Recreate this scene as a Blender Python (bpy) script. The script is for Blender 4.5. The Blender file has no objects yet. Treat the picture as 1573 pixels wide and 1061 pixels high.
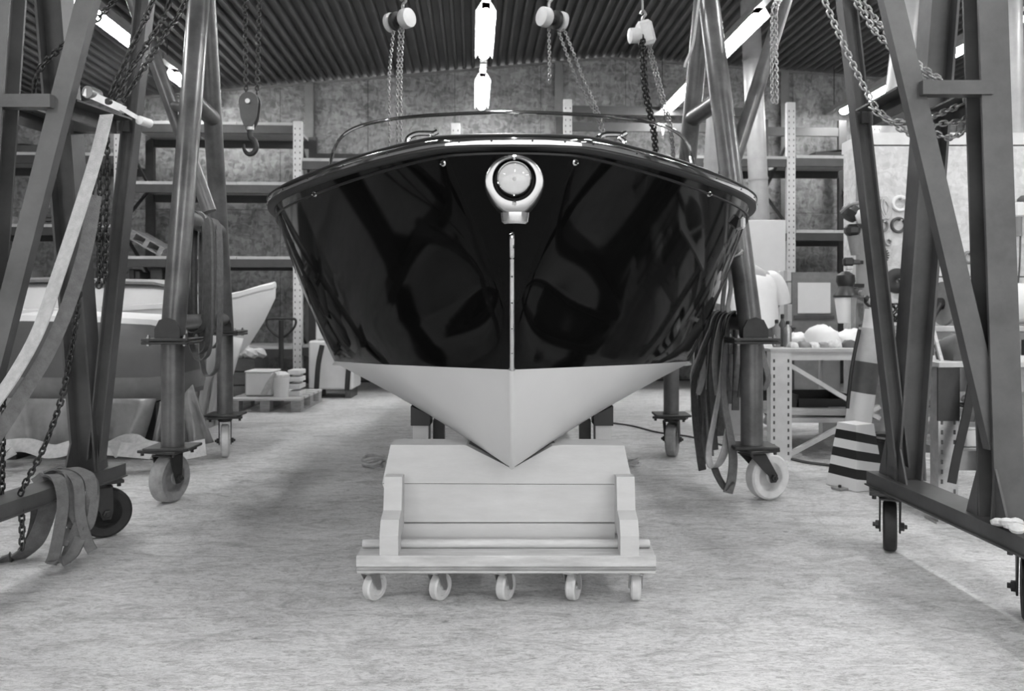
import bpy, bmesh, math, random
from mathutils import Vector, Matrix
random.seed(7)
S = bpy.context.scene
COL = S.collection
R = math.radians
# ------------------------------------------------------------------ camera
W, H, F, CX, HZ, EYE = 1573.0, 1061.0, 1223.0, 786.5, 470.0, 1.1
cam = bpy.data.cameras.new('camera'); camo = bpy.data.objects.new('camera', cam); COL.objects.link(camo)
cam.sensor_width = 36.0; cam.lens = F / W * 36.0
cam.shift_y = -(H / 2 - HZ) / W
camo.location = (0, 0, EYE); camo.rotation_euler = (R(90), 0, 0)
cam.clip_start = 0.05; cam.clip_end = 200
cam.dof.use_dof = True; cam.dof.focus_distance = 2.75; cam.dof.aperture_fstop = 4.5
S.camera = camo
# ------------------------------------------------------------------ world + exposure
w = bpy.data.worlds.new('world'); S.world = w; w.use_nodes = True
bg = w.node_tree.nodes['Background']; bg.inputs[0].default_value = (1, 1, 1, 1); bg.inputs[1].default_value = 1.1
S.view_settings.view_transform = 'Standard'; S.view_settings.look = 'None'
S.view_settings.exposure = 1.05; S.view_settings.gamma = 1.0; S.view_settings.use_curve_mapping = False
# ------------------------------------------------------------------ helpers
def V(*a): return Vector(a)
def P(px, py, d):                      # a point of the place seen at that pixel, d metres ahead
    return Vector(((px - CX) * d / F, d, EYE - (py - HZ) * d / F))
def tag(o, label=None, cat=None, group=None, kind=None):
    if label: o['label'] = label
    if cat: o['category'] = cat
    if group: o['group'] = group
    if kind: o['kind'] = kind
    return o
def thing(name, loc, label, cat, group=None):
    o = bpy.data.objects.new(name, None); COL.objects.link(o); o.location = loc
    o.empty_display_size = 0.1
    return tag(o, label, cat, group)
def origin(o):
    v = Vector((0, 0, 0))
    while o is not None:
        v = v + o.location; o = o.parent
    return v
def crom(pts, n=8, closed=False):      # Catmull-Rom through points
    pts = [Vector(p) for p in pts]; out = []; m = len(pts)
    rng = range(m if closed else m - 1)
    for i in rng:
        if closed: p0, p1, p2, p3 = pts[i - 1], pts[i], pts[(i + 1) % m], pts[(i + 2) % m]
        else:
            p1, p2 = pts[i], pts[i + 1]
            p0 = pts[i - 1] if i > 0 else p1 * 2 - p2
            p3 = pts[i + 2] if i + 2 < m else p2 * 2 - p1
        for k in range(n):
            t = k / n; t2 = t * t; t3 = t2 * t
            out.append(0.5 * ((2 * p1) + (p2 - p0) * t + (2 * p0 - 5 * p1 + 4 * p2 - p3) * t2 + (3 * p1 - p0 - 3 * p2 + p3) * t3))
    if not closed: out.append(pts[-1])
    return out
def frame(d, up=None):
    d = d.normalized()
    up = Vector(up) if up is not None else (V(0, 0, 1) if abs(d.z) < 0.95 else V(0, 1, 0))
    x = up.cross(d)
    if x.length < 1e-5: x = V(1, 0, 0).cross(d)
    x.normalize(); y = d.cross(x).normalized()
    return x, y, d
class MB:
    def __init__(s): s.v = []; s.f = []
    def add(s, vs, fs):
        o = len(s.v); s.v += [Vector(q) for q in vs]; s.f += [[o + i for i in f] for f in fs]; return s
    def box(s, c, size, rot=None, bev=0):
        c = Vector(c); hx, hy, hz = [q / 2 for q in size]
        b = min(bev, hx * .9, hy * .9, hz * .9)
        if b <= 0:
            vs = [V(x, y, z) for x in (-hx, hx) for y in (-hy, hy) for z in (-hz, hz)]
            fs = [(0, 1, 3, 2), (4, 6, 7, 5), (0, 4, 5, 1), (2, 3, 7, 6), (0, 2, 6, 4), (1, 5, 7, 3)]
        else:
            bm = bmesh.new(); bmesh.ops.create_cube(bm, size=1)
            for q in bm.verts: q.co = V(q.co.x * hx * 2, q.co.y * hy * 2, q.co.z * hz * 2)
            bmesh.ops.bevel(bm, geom=bm.edges[:], offset=b, segments=1, affect='EDGES', profile=.5)
            bm.verts.index_update()
            vs = [q.co.copy() for q in bm.verts]; fs = [[q.index for q in f.verts] for f in bm.faces]; bm.free()
        if rot is not None: vs = [rot @ q for q in vs]
        return s.add([q + c for q in vs], fs)
    def beam(s, a, b, wx, wy, up=None, bev=0):      # a bar with rectangular section
        a, b = Vector(a), Vector(b); x, y, d = frame(b - a, up)
        M = Matrix((x, y, d)).transposed()
        return s.box((a + b) / 2, (wx, wy, (b - a).length), M, bev)
    def prism(s, poly, a, b, up=None):              # polygon in the (x,y) frame swept from a to b
        a, b = Vector(a), Vector(b); x, y, d = frame(b - a, up); n = len(poly)
        vs = [q + x * p[0] + y * p[1] for q in (a, b) for p in poly]
        fs = [[i, (i + 1) % n, n + (i + 1) % n, n + i] for i in range(n)] + [list(range(n))[::-1], list(range(n, 2 * n))]
        return s.add(vs, fs)
    def ext(s, poly, off):                          # 3-D polygon extruded by a vector
        n = len(poly); poly = [Vector(p) for p in poly]; off = Vector(off)
        return s.add(poly + [p + off for p in poly], [[i, (i + 1) % n, n + (i + 1) % n, n + i] for i in range(n)] + [list(range(n))[::-1], list(range(n, 2 * n))])
    def tube(s, pts, r, n=10, closed=False, caps=True):
        pts = [Vector(p) for p in pts]; m = len(pts); rs = r if isinstance(r, (list, tuple)) else [r] * m
        vs = []; px = None
        for i, p in enumerate(pts):
            if closed: t = pts[(i + 1) % m] - pts[i - 1]
            else: t = pts[min(i + 1, m - 1)] - pts[max(i - 1, 0)]
            if px is None: x, y, t = frame(t)
            else:
                t = t.normalized(); x = px - t * px.dot(t)
                x = x.normalized() if x.length > 1e-6 else frame(t)[0]; y = t.cross(x)
            px = x
            vs += [p + (x * math.cos(2 * math.pi * k / n) + y * math.sin(2 * math.pi * k / n)) * rs[i] for k in range(n)]
        fs = []
        for i in range(m if closed else m - 1):
            for k in range(n):
                j = (i + 1) % m
                fs.append([i * n + k, i * n + (k + 1) % n, j * n + (k + 1) % n, j * n + k])
        if caps and not closed: fs += [list(range(n))[::-1], list(range((m - 1) * n, m * n))]
        return s.add(vs, fs)
    def lathe(s, prof, c, axis=(0, 0, 1), n=24, caps=True):    # profile of (radius, height) about an axis
        c = Vector(c); x, y, d = frame(Vector(axis)); m = len(prof); vs = []; fs = []
        for r, h in prof:
            vs += [c + d * h + (x * math.cos(2 * math.pi * k / n) + y * math.sin(2 * math.pi * k / n)) * r for k in range(n)]
        for i in range(m - 1):
            for k in range(n): fs.append([i * n + k, i * n + (k + 1) % n, (i + 1) * n + (k + 1) % n, (i + 1) * n + k])
        if caps and prof[0][0] > 1e-4: fs.append(list(range(n))[::-1])
        if caps and prof[-1][0] > 1e-4: fs.append(list(range((m - 1) * n, m * n)))
        return s.add(vs, fs)
    def strap(s, pts, width, wdir, th=.004, n=6, smooth=True):
        pts = crom(pts, n) if smooth else [Vector(p) for p in pts]
        m = len(pts); vs = []
        for i, p in enumerate(pts):
            t = (pts[min(i + 1, m - 1)] - pts[max(i - 1, 0)]).normalized()
            wd = wdir(i / (m - 1)) if callable(wdir) else wdir
            wd = Vector(wd); wd = wd - t * wd.dot(t)
            if wd.length < 1e-4: wd = frame(t)[0]
            wd.normalize(); nn = t.cross(wd)
            vs += [p + wd * (a * width / 2) + nn * (b * th / 2) for a, b in ((-1, -1), (1, -1), (1, 1), (-1, 1))]
        fs = [[i * 4 + k, i * 4 + (k + 1) % 4, i * 4 + 4 + (k + 1) % 4, i * 4 + 4 + k] for i in range(m - 1) for k in range(4)]
        fs += [[3, 2, 1, 0], [4 * m - 4, 4 * m - 3, 4 * m - 2, 4 * m - 1]]
        return s.add(vs, fs)
    def grid(s, rows, close_u=False):               # rows of points joined into a sheet
        n = len(rows[0]); vs = [p for r in rows for p in r]; fs = []
        for i in range(len(rows) - 1):
            for k in range(n if close_u else n - 1):
                fs.append([i * n + k, i * n + (k + 1) % n, (i + 1) * n + (k + 1) % n, (i + 1) * n + k])
        return s.add(vs, fs)
    def build(s, name, m, parent=None, smooth=True, kind=None, angle=35, doubles=False, loc=None, solid=0):
        o0 = origin(parent) if parent is not None else (Vector(loc) if loc is not None else V(0, 0, 0))
        bm = bmesh.new()
        vv = [bm.verts.new(q - o0) for q in s.v]
        for f in s.f:
            try: bm.faces.new([vv[i] for i in f])
            except ValueError: pass
        bmesh.ops.remove_doubles(bm, verts=bm.verts[:], dist=1e-5)
        bmesh.ops.recalc_face_normals(bm, faces=bm.faces[:])
        me = bpy.data.meshes.new(name); bm.to_mesh(me); bm.free()
        if smooth:
            for p in me.polygons: p.use_smooth = True
            me.set_sharp_from_angle(angle=R(angle))
        me.materials.append(m)
        o = bpy.data.objects.new(name, me); COL.objects.link(o)
        if parent is not None: o.parent = parent
        else: o.location = o0
        if kind: o['kind'] = kind
        if solid:
            md = o.modifiers.new('solid', 'SOLIDIFY'); md.thickness = solid; md.offset = 0
        return o
def inst(me, name, parent, M):
    o = bpy.data.objects.new(name, me); COL.objects.link(o)
    o.parent = parent
    M = Matrix.Translation(-origin(parent)) @ M
    o.matrix_local = M
    return o
def copy_tree(o, parent=None):
    c = o.copy(); COL.objects.link(c); c.parent = parent
    for ch in list(o.children): copy_tree(ch, c)
    return c
# ------------------------------------------------------------------ materials (all greys: a black and white photograph)
MATS = {}
def mat(name, g, rough=.6, metal=0, var=.12, scale=6, bump=0, bscale=60, stretch=(1, 1, 1), coat=0, spec=.5, g2=None, emit=0):
    if name in MATS: return MATS[name]
    m = bpy.data.materials.new(name); m.use_nodes = True; nt = m.node_tree; N = nt.nodes; L = nt.links
    b = N['Principled BSDF']; b.inputs['Roughness'].default_value = rough; b.inputs['Metallic'].default_value = metal
    b.inputs['Coat Weight'].default_value = coat; b.inputs['Specular IOR Level'].default_value = spec
    b.inputs['Coat Roughness'].default_value = .04
    tc = N.new('ShaderNodeTexCoord'); mp = N.new('ShaderNodeMapping'); L.new(tc.outputs['Object'], mp.inputs[0])
    mp.inputs['Scale'].default_value = stretch
    no = N.new('ShaderNodeTexNoise'); no.inputs['Scale'].default_value = scale; no.inputs['Detail'].default_value = 6
    no.inputs['Roughness'].default_value = .65; L.new(mp.outputs[0], no.inputs['Vector'])
    cr = N.new('ShaderNodeValToRGB'); cr.color_ramp.elements[0].position = .3; cr.color_ramp.elements[1].position = .72
    lo = g * (1 - var) if g2 is None else g2; hi = min(1, g * (1 + var)) if g2 is None else g
    cr.color_ramp.elements[0].color = (lo, lo, lo, 1); cr.color_ramp.elements[1].color = (hi, hi, hi, 1)
    L.new(no.outputs['Fac'], cr.inputs[0]); L.new(cr.outputs[0], b.inputs['Base Color'])
    if bump:
        n2 = N.new('ShaderNodeTexNoise'); n2.inputs['Scale'].default_value = bscale; n2.inputs['Detail'].default_value = 4
        L.new(mp.outputs[0], n2.inputs['Vector'])
        bp = N.new('ShaderNodeBump'); bp.inputs['Strength'].default_value = bump; bp.inputs['Distance'].default_value = .01
        L.new(n2.outputs['Fac'], bp.inputs['Height']); L.new(bp.outputs[0], b.inputs['Normal'])
    if emit:
        b.inputs['Emission Color'].default_value = (1, 1, 1, 1); b.inputs['Emission Strength'].default_value = emit
    MATS[name] = m; return m
def osb(name, lo, hi, k=1.5):
    m = bpy.data.materials.new(name); m.use_nodes = True; nt = m.node_tree; N = nt.nodes; L = nt.links; b = N['Principled BSDF']
    b.inputs['Roughness'].default_value = .75
    tc = N.new('ShaderNodeTexCoord'); wn = N.new('ShaderNodeTexNoise'); wn.inputs['Scale'].default_value = 5
    L.new(tc.outputs['Object'], wn.inputs['Vector'])
    mx = N.new('ShaderNodeMixRGB'); mx.inputs[0].default_value = .12; L.new(tc.outputs['Object'], mx.inputs[1]); L.new(wn.outputs['Color'], mx.inputs[2])
    vs = []
    for rot, sc in ((.4, (22 * k, 22 * k, 9 * k)), (-.7, (9 * k, 9 * k, 20 * k))):
        mp = N.new('ShaderNodeMapping'); mp.inputs['Rotation'].default_value = (0, rot, 0); mp.inputs['Scale'].default_value = sc
        L.new(mx.outputs[0], mp.inputs[0])
        vo = N.new('ShaderNodeTexVoronoi'); vo.inputs['Scale'].default_value = 1.0; L.new(mp.outputs[0], vo.inputs['Vector'])
        sp = N.new('ShaderNodeSeparateColor'); L.new(vo.outputs['Color'], sp.inputs[0]); vs.append(sp.outputs[0])
    ad = N.new('ShaderNodeMath'); ad.operation = 'ADD'; L.new(vs[0], ad.inputs[0]); L.new(vs[1], ad.inputs[1])
    big = N.new('ShaderNodeTexNoise'); big.inputs['Scale'].default_value = 2.2; big.inputs['Detail'].default_value = 8; L.new(tc.outputs['Object'], big.inputs['Vector'])
    a2 = N.new('ShaderNodeMath'); a2.operation = 'MULTIPLY_ADD'; a2.inputs[1].default_value = 2.2; L.new(big.outputs['Fac'], a2.inputs[0]); L.new(ad.outputs[0], a2.inputs[2])
    mr = N.new('ShaderNodeMapRange'); mr.inputs[1].default_value = 1.0; mr.inputs[2].default_value = 3.2; L.new(a2.outputs[0], mr.inputs[0])
    cr = N.new('ShaderNodeValToRGB'); cr.color_ramp.elements[0].color = (lo, lo, lo, 1); cr.color_ramp.elements[1].color = (hi, hi, hi, 1)
    L.new(mr.outputs[0], cr.inputs[0]); L.new(cr.outputs[0], b.inputs['Base Color'])
    bp = N.new('ShaderNodeBump'); bp.inputs['Strength'].default_value = .15; bp.inputs['Distance'].default_value = .004; L.new(a2.outputs[0], bp.inputs['Height']); L.new(bp.outputs[0], b.inputs['Normal'])
    return m
def concrete():
    m = bpy.data.materials.new('concrete'); m.use_nodes = True; nt = m.node_tree; N = nt.nodes; L = nt.links; b = N['Principled BSDF']
    b.inputs['Roughness'].default_value = .62; b.inputs['Specular IOR Level'].default_value = .35
    tc = N.new('ShaderNodeTexCoord')
    def noise(scale, det, st=(1, 1, 1), dist=0, ro=.6):
        mp = N.new('ShaderNodeMapping'); mp.inputs['Scale'].default_value = st; L.new(tc.outputs['Object'], mp.inputs[0])
        n = N.new('ShaderNodeTexNoise'); n.inputs['Scale'].default_value = scale; n.inputs['Detail'].default_value = det
        n.inputs['Distortion'].default_value = dist; n.inputs['Roughness'].default_value = ro; L.new(mp.outputs[0], n.inputs['Vector']); return n.outputs['Fac']
    def ramp(fac, p0, c0, p1, c1):
        r = N.new('ShaderNodeValToRGB'); r.color_ramp.elements[0].position = p0; r.color_ramp.elements[1].position = p1
        r.color_ramp.elements[0].color = (c0, c0, c0, 1); r.color_ramp.elements[1].color = (c1, c1, c1, 1); L.new(fac, r.inputs[0]); return r.outputs[0]
    def mul(a, c, f=1.0):
        x = N.new('ShaderNodeMixRGB'); x.blend_type = 'MULTIPLY'; x.inputs[0].default_value = f; L.new(a, x.inputs[1]); L.new(c, x.inputs[2]); return x.outputs[0]
    c = ramp(noise(.55, 7, dist=.6), .33, .64, .66, .78)
    c = mul(c, ramp(noise(6, 12, (.6, 1.5, 1), 1.2, .85), .38, .60, .53, 1.0))
    c = mul(c, ramp(noise(55, 10, (.5, 1.3, 1), 1.0, .9), .38, .42, .53, 1.0))
    c = mul(c, ramp(noise(18, 10, (.35, 2.0, 1), 2.6, .85), .33, .35, .41, 1.0))
    c = mul(c, ramp(noise(3.1, 10, (.5, 2.6, 1), 2.5, .75), .30, .55, .42, 1.0))
    vo = N.new('ShaderNodeTexVoronoi'); vo.feature = 'DISTANCE_TO_EDGE'; vo.inputs['Scale'].default_value = .55
    wv = N.new('ShaderNodeTexNoise'); wv.inputs['Scale'].default_value = 1.7; wv.inputs['Detail'].default_value = 8; L.new(tc.outputs['Object'], wv.inputs['Vector'])
    mx = N.new('ShaderNodeMixRGB'); mx.inputs[0].default_value = .22; L.new(tc.outputs['Object'], mx.inputs[1]); L.new(wv.outputs['Color'], mx.inputs[2]); L.new(mx.outputs[0], vo.inputs['Vector'])
    c = mul(c, ramp(vo.outputs['Distance'], .0, .6, .0035, 1.0), .3)
    v2 = N.new('ShaderNodeTexVoronoi'); v2.inputs['Scale'].default_value = 5.5; v2.inputs['Randomness'].default_value = 1
    L.new(mx.outputs[0], v2.inputs['Vector'])
    c = mul(c, ramp(v2.outputs['Distance'], .03, .4, .07, 1.0), .7)
    L.new(c, b.inputs['Base Color'])
    bp = N.new('ShaderNodeBump'); bp.inputs['Strength'].default_value = .6; bp.inputs['Distance'].default_value = .008
    L.new(noise(26, 8, (.4, 1.6, 1), 1, .75), bp.inputs['Height']); L.new(bp.outputs[0], b.inputs['Normal'])
    return m
def glass(name, ior=1.45, tint=.96, rough=.0):
    m = bpy.data.materials.new(name); m.use_nodes = True; nt = m.node_tree; N = nt.nodes; L = nt.links
    N.remove(N['Principled BSDF']); out = N['Material Output']
    t = N.new('ShaderNodeBsdfTransparent'); t.inputs[0].default_value = (tint, tint, tint, 1)
    g = N.new('ShaderNodeBsdfGlossy'); g.inputs['Roughness'].default_value = rough
    fr = N.new('ShaderNodeFresnel'); fr.inputs[0].default_value = ior
    mx = N.new('ShaderNodeMixShader'); L.new(fr.outputs[0], mx.inputs[0]); L.new(t.outputs[0], mx.inputs[1]); L.new(g.outputs[0], mx.inputs[2]); L.new(mx.outputs[0], out.inputs[0])
    MATS[name] = m; return m
def stripes(name, axis, scale, a, c, off=0.0, slope=0.0):
    m = bpy.data.materials.new(name); m.use_nodes = True; nt = m.node_tree; N = nt.nodes; L = nt.links; b = N['Principled BSDF']
    b.inputs['Roughness'].default_value = .45
    tc = N.new('ShaderNodeTexCoord'); se = N.new('ShaderNodeSeparateXYZ'); L.new(tc.outputs['Object'], se.inputs[0])
    ml = N.new('ShaderNodeMath'); ml.operation = 'MULTIPLY_ADD'; ml.inputs[1].default_value = scale; ml.inputs[2].default_value = off; L.new(se.outputs[axis], ml.inputs[0])
    src = ml.outputs[0]
    if slope:
        m2 = N.new('ShaderNodeMath'); m2.operation = 'MULTIPLY_ADD'; m2.inputs[1].default_value = slope; L.new(se.outputs[0], m2.inputs[0]); L.new(src, m2.inputs[2]); src = m2.outputs[0]
    fr = N.new('ShaderNodeMath'); fr.operation = 'FRACT'; L.new(src, fr.inputs[0])
    gt = N.new('ShaderNodeMath'); gt.operation = 'GREATER_THAN'; gt.inputs[1].default_value = .5; L.new(fr.outputs[0], gt.inputs[0])
    mx = N.new('ShaderNodeMixRGB'); mx.inputs[1].default_value = (a, a, a, 1); mx.inputs[2].default_value = (c, c, c, 1); L.new(gt.outputs[0], mx.inputs[0]); L.new(mx.outputs[0], b.inputs['Base Color'])
    return m
M_FLOOR = concrete()
M_OSB = osb('osb_board', .12, .40); M_OSB2 = osb('osb_board_pale', .42, .62, 2.2)
M_ROOF = mat('roof_sheet', .075, .55, 0, .2, 2)
M_BEAM = mat('roof_beam', .06, .6)
M_COLUMN = mat('column_paint', .22, .6)
M_WALLSIDE = mat('wall_side_paint', .30, .8)
M_HULL = mat('hull_black', .003, .06, 0, .1, 3, spec=.09)
M_HULLW = mat('hull_white', .60, .30, 0, .03, 2)
M_CHROME = mat('chrome', .78, .08, 1, .04, 5)
M_RUBBER = mat('black_rubber', .015, .45, 0, .2)
M_DECK = mat('deck_varnish', .05, .2, 0, .4, 3, stretch=(30, 1, 1), coat=.6)
M_GLASS = glass('clear_glass', 1.35, .93)
M_LENS = glass('lens_glass', 1.5, .92)
M_WOODW = mat('white_painted_ply', .52, .55, 0, .06, 7, bump=.06, bscale=40, stretch=(1, 4, 4))
M_WOOD = mat('bare_timber', .52, .7, 0, .22, 5, bump=.15, bscale=30, stretch=(1.2, 9, 9))
M_WOOD2 = mat('grey_timber', .30, .75, 0, .3, 5, bump=.2, stretch=(1.2, 9, 9))
M_CASTER = mat('pale_nylon', .58, .5, 0, .12, 20)
M_ZINC = mat('zinc_plate', .42, .35, .8, .2, 14)
M_STEEL = mat('gantry_paint', .085, .42, .15, .35, 3.5, bump=.03)
M_STEELL = mat('gantry_paint_pale', .27, .42, .15, .3, 3.5)
M_PIPE = mat('pipe_paint', .12, .30, .2, .45, 5, bump=.02)
M_STEELD = mat('dark_steel', .045, .45, .4, .3, 8)
M_CHAIN = mat('chain_steel', .06, .38, .8, .4, 30)
M_CHAINL = mat('chain_zinc', .42, .35, .8, .3, 30)
M_TYRE = mat('tyre_black', .022, .7, 0, .3, 20, bump=.1)
M_TYREG = mat('tyre_grey', .30, .6, 0, .3, 14, bump=.08)
M_TYREW = mat('tyre_white', .62, .5, 0, .15, 12)
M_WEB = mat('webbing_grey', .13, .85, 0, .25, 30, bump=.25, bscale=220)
M_WEBL = mat('webbing_pale', .44, .85, 0, .18, 30, bump=.25, bscale=220)
M_WEBD = mat('webbing_dark', .07, .85, 0, .3, 30, bump=.25, bscale=220)
M_RACKW = mat('rack_upright', .62, .5, 0, .1, 8)
M_RACKB = mat('rack_beam', .06, .5, 0, .25, 4)
M_BOARD = mat('shelf_board', .46, .75, 0, .15, 6)
M_WHITE = mat('white_plastic', .66, .45, 0, .06, 5)
M_WHITE2 = mat('white_sheet', .72, .6, 0, .05, 3)
M_GREY = mat('mid_grey', .20, .55, 0, .2, 6)
M_DGREY = mat('dark_grey', .08, .55, 0, .3, 6)
M_BLACK = mat('black_plastic', .018, .45, 0, .3, 8)
M_PLASTIC = mat('sheet_plastic', .22, .28, 0, .35, 3, bump=.3, bscale=7)
M_BOATD = mat('boat_hull_grey', .10, .35, 0, .2, 2)
M_CLOTH = mat('tshirt_white', .74, .9, 0, .06, 8, bump=.2, bscale=12)
M_TROUSER = mat('trouser_dark', .06, .9)
M_SKIN = mat('skin', .34, .55, 0, .06)
M_HAIR = mat('hair_dark', .03, .6, 0, .4, 60)
M_TUBE = mat('lamp_tube', .9, .4, emit=36.0)
M_REFL = mat('lamp_reflector', .30, .5)
M_HOIST = mat('hoist_white', .60, .4, 0, .12, 9)
M_RAG = mat('rag', .60, .9, 0, .25, 20, bump=.5, bscale=30)
M_STRIPE = stripes('warning_stripes', 2, 8.6, .02, .72, .1, 1.3)
# ------------------------------------------------------------------ building shell (turned a little against the camera)
YAW = R(2.87)
RB = Matrix.Rotation(YAW, 3, 'Z')
def B(x, y, z): return RB @ V(x, y, z)
XL, XR, YB, YF = -9.0, 9.6, 11.6, -5.0
def roof_z(x): return 4.75 - (.10 * (2.0 - x) if x < 2.0 else .06 * (x - 2.0))
def struct(o, label=None):
    o['kind'] = 'structure'
    if label: o['label'] = label
    return o
m = MB().ext([B(-30, -40, 0), B(30, -40, 0), B(30, YB + .3, 0), B(-30, YB + .3, 0)], (0, 0, -.2))
struct(m.build('floor', M_FLOOR, smooth=False), 'pale worn concrete workshop floor with fine cracks')
poly = [(XL, 0), (XR, 0), (XR, roof_z(XR)), (2.0, 4.75), (XL, roof_z(XL))]
m = MB().ext([B(x, YB, z) for x, z in poly], B(0, .2, 0))
wall_back = struct(m.build('wall_back', M_DGREY, smooth=False), 'gable end wall clad with oriented strand board')
# OSB sheets, each with its own edge
xs = [-9.0 + 1.25 * i for i in range(15)] + [9.6]
for i in range(len(xs) - 1):
    zs = [.02, 2.48, 6]
    for j in range(2):
        a, c = xs[i] + .004, xs[i + 1] - .004
        z0 = zs[j] + .004
        ztop = (lambda x: min(zs[j + 1] - .004, roof_z(x) - .03))
        pl = [(a, z0), (c, z0), (c, ztop(c))] + ([(2.0, ztop(2.0))] if a < 2 < c else []) + [(a, ztop(a))]
        MB().ext([B(x, YB - .002, z) for x, z in pl], B(0, -.018, 0)).build('board', M_OSB, wall_back, smooth=False)
z = roof_z(XL)
struct(MB().ext([B(XL, YF, 0), B(XL, YB, 0), B(XL, YB, z), B(XL, YF, z)], B(-.2, 0, 0)).build('wall_left', M_WALLSIDE, smooth=False), 'long side wall beyond the stacked racks')
z = roof_z(XR)
struct(MB().ext([B(XR, YF, 0), B(XR, YB, 0), B(XR, YB, z), B(XR, YF, z)], B(.2, 0, 0)).build('wall_right', M_WALLSIDE, smooth=False), 'long side wall beyond the booth')
# corrugated roof sheet
prof = []; x = XL; pitch = .125
while x < XR:
    for dx, dz in ((0, 0), (.026, 0), (.040, .065), (.111, .065)): prof.append((x + dx, roof_z(x + dx) + dz))
    x += pitch
rows = [[B(px, y, pz) for px, pz in prof] for y in (YF, YB + .2)]
struct(MB().grid(rows).build('ceiling', M_ROOF, smooth=False, solid=0.004), 'dark corrugated metal roof sheeting seen from below')
# purlin frames and wall columns
for i, y in enumerate((YB - .32, 5.9, .2)):
    if i == 0: continue
    m = MB()
    m.beam(B(XL, y, roof_z(XL) - .14), B(2.0, y, 4.61), .10, .22); m.beam(B(2.0, y, 4.61), B(XR, y, roof_z(XR) - .14), .10, .22)
    struct(m.build('trim_%d' % i, M_BEAM, smooth=False), 'dark steel roof rafter under the sheeting')
for i, x in enumerate((-2.32, 1.26, 4.6, 7.4)):
    m = MB(); h = roof_z(x) - .05
    c = B(x, YB - .06, 0)
    m.prism([(-.06, -.05), (.06, -.05), (.06, -.042), (.005, -.042), (.005, .042), (.06, .042), (.06, .05), (-.06, .05), (-.06, .042), (-.005, .042), (-.005, -.042), (-.06, -.042)], c, c + V(0, 0, h))
    struct(m.build('trim_%d' % (i + 5), M_COLUMN, smooth=False), 'steel wall column standing against the board wall')
# lip along the gable
m = MB(); m.beam(B(XL, YB - .03, roof_z(XL) - .02), B(2, YB - .03, 4.73), .05, .03); m.beam(B(2, YB - .03, 4.73), B(XR, YB - .03, roof_z(XR) - .02), .05, .03)
struct(m.build('trim_4', M_GREY, smooth=False), 'grey strip where roof meets the board wall')
# ------------------------------------------------------------------ tube lamps hung in rows
LZ = 3.9
def lamp(x, y, lab, grp):
    off = '_offscreen' if y < 7 else ''
    t = thing('tube_lamp' + off, B(x, y, LZ), lab, 'lamp', grp)
    m = MB(); m.prism([(-.04, .02), (.04, .02), (.04, .09), (-.04, .09)], B(x, y - 1.1, LZ), B(x, y + 1.1, LZ), up=(0, 0, 1))
    m.build('housing', M_GREY, t, smooth=False)
    m = MB(); m.tube([B(x, y - .66, LZ - .045), B(x, y - .6, LZ - .045), B(x, y + .6, LZ - .045), B(x, y + .66, LZ - .045)], [.03, .058, .058, .03], 14); m.build('tube' + off, M_TUBE, t)
    m = MB(); m.prism([(-.05, .024), (.05, .024), (.098, -.060), (.094, -.060), (.048, .020), (-.048, .020), (-.094, -.060), (-.098, -.060)], B(x, y - .72, LZ), B(x, y + .72, LZ), up=(0, 0, 1))
    m.build('reflector', M_REFL, t, smooth=False)
    for s in (-.9, .9):
        m = MB(); m.tube([B(x, y + s, LZ + .08), B(x, y + s, roof_z(x) + .01)], .006, 6); m.build('hanger', M_STEELD, t)
ROWS = ((-3.55, 'over the white boat'), (.13, 'over the black boat'), (2.72, 'between black boat and booth'), (5.23, 'over the board booth'))
for x, lab in ROWS:
    for y, nth in ((10.37, 'nearest to'), (8.12, 'second from'), (5.2, 'third from'), (2.2, 'fourth from'), (-.8, 'farthest from')):
        lamp(x, y, 'tube lamp ' + nth + ' the gable wall in the row ' + lab, 'fluorescent tube lamps under the roof')
# ------------------------------------------------------------------ the black boat
def interp(tab, y):
    if y <= tab[0][0]: return tab[0][1]
    for (a, p), (b2, q) in zip(tab, tab[1:]):
        if y <= b2:
            t = (y - a) / (b2 - a); return p + (q - p) * t
    return tab[-1][1]
def smoothtab(pts, n=10):
    c = crom([V(*p, 0) if len(p) == 2 else V(*p) for p in pts], n); return c
# sheer, chine and keel as 3-D curves on one side (x >= 0), same parameter from bow to stern
sheer_pts = [(0, 2.275, 1.570), (.13, 2.29, 1.571), (.245, 2.345, 1.572), (.475, 2.59, 1.572), (.735, 2.945, 1.572), (.955, 3.30, 1.57), (1.085, 3.60, 1.566), (1.155, 3.95, 1.555), (1.160, 4.5, 1.53), (1.075, 5.4, 1.49), (.96, 6.8, 1.44), (.88, 8.6, 1.42)]
chine_pts = [(0, 2.44, 1.20), (.035, 2.465, 1.185), (.075, 2.51, 1.165), (.19, 2.71, 1.10), (.40, 3.02, 1.00), (.62, 3.36, .915), (.79, 3.72, .855), (.90, 4.05, .81), (.93, 4.6, .775), (.89, 5.4, .75), (.82, 6.8, .74), (.76, 8.6, .74)]
keel_pts = [(0, 2.44, 1.195), (0, 2.475, 1.09), (0, 2.53, .98), (0, 2.64, .80), (0, 2.78, .615), (0, 2.93, .505), (0, 3.25, .468), (0, 3.8, .455), (0, 4.6, .452), (0, 5.4, .455), (0, 6.8, .47), (0, 8.6, .49)]
NS = 7
SH = crom(sheer_pts, NS); CH = crom(chine_pts, NS); KE = crom(keel_pts, NS)
boat = thing('motor_boat', V(0, 5.2, .45), 'glossy black varnished motor boat with white bottom resting on a wooden cradle', 'boat')
NT, NBOT = 12, 6
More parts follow.
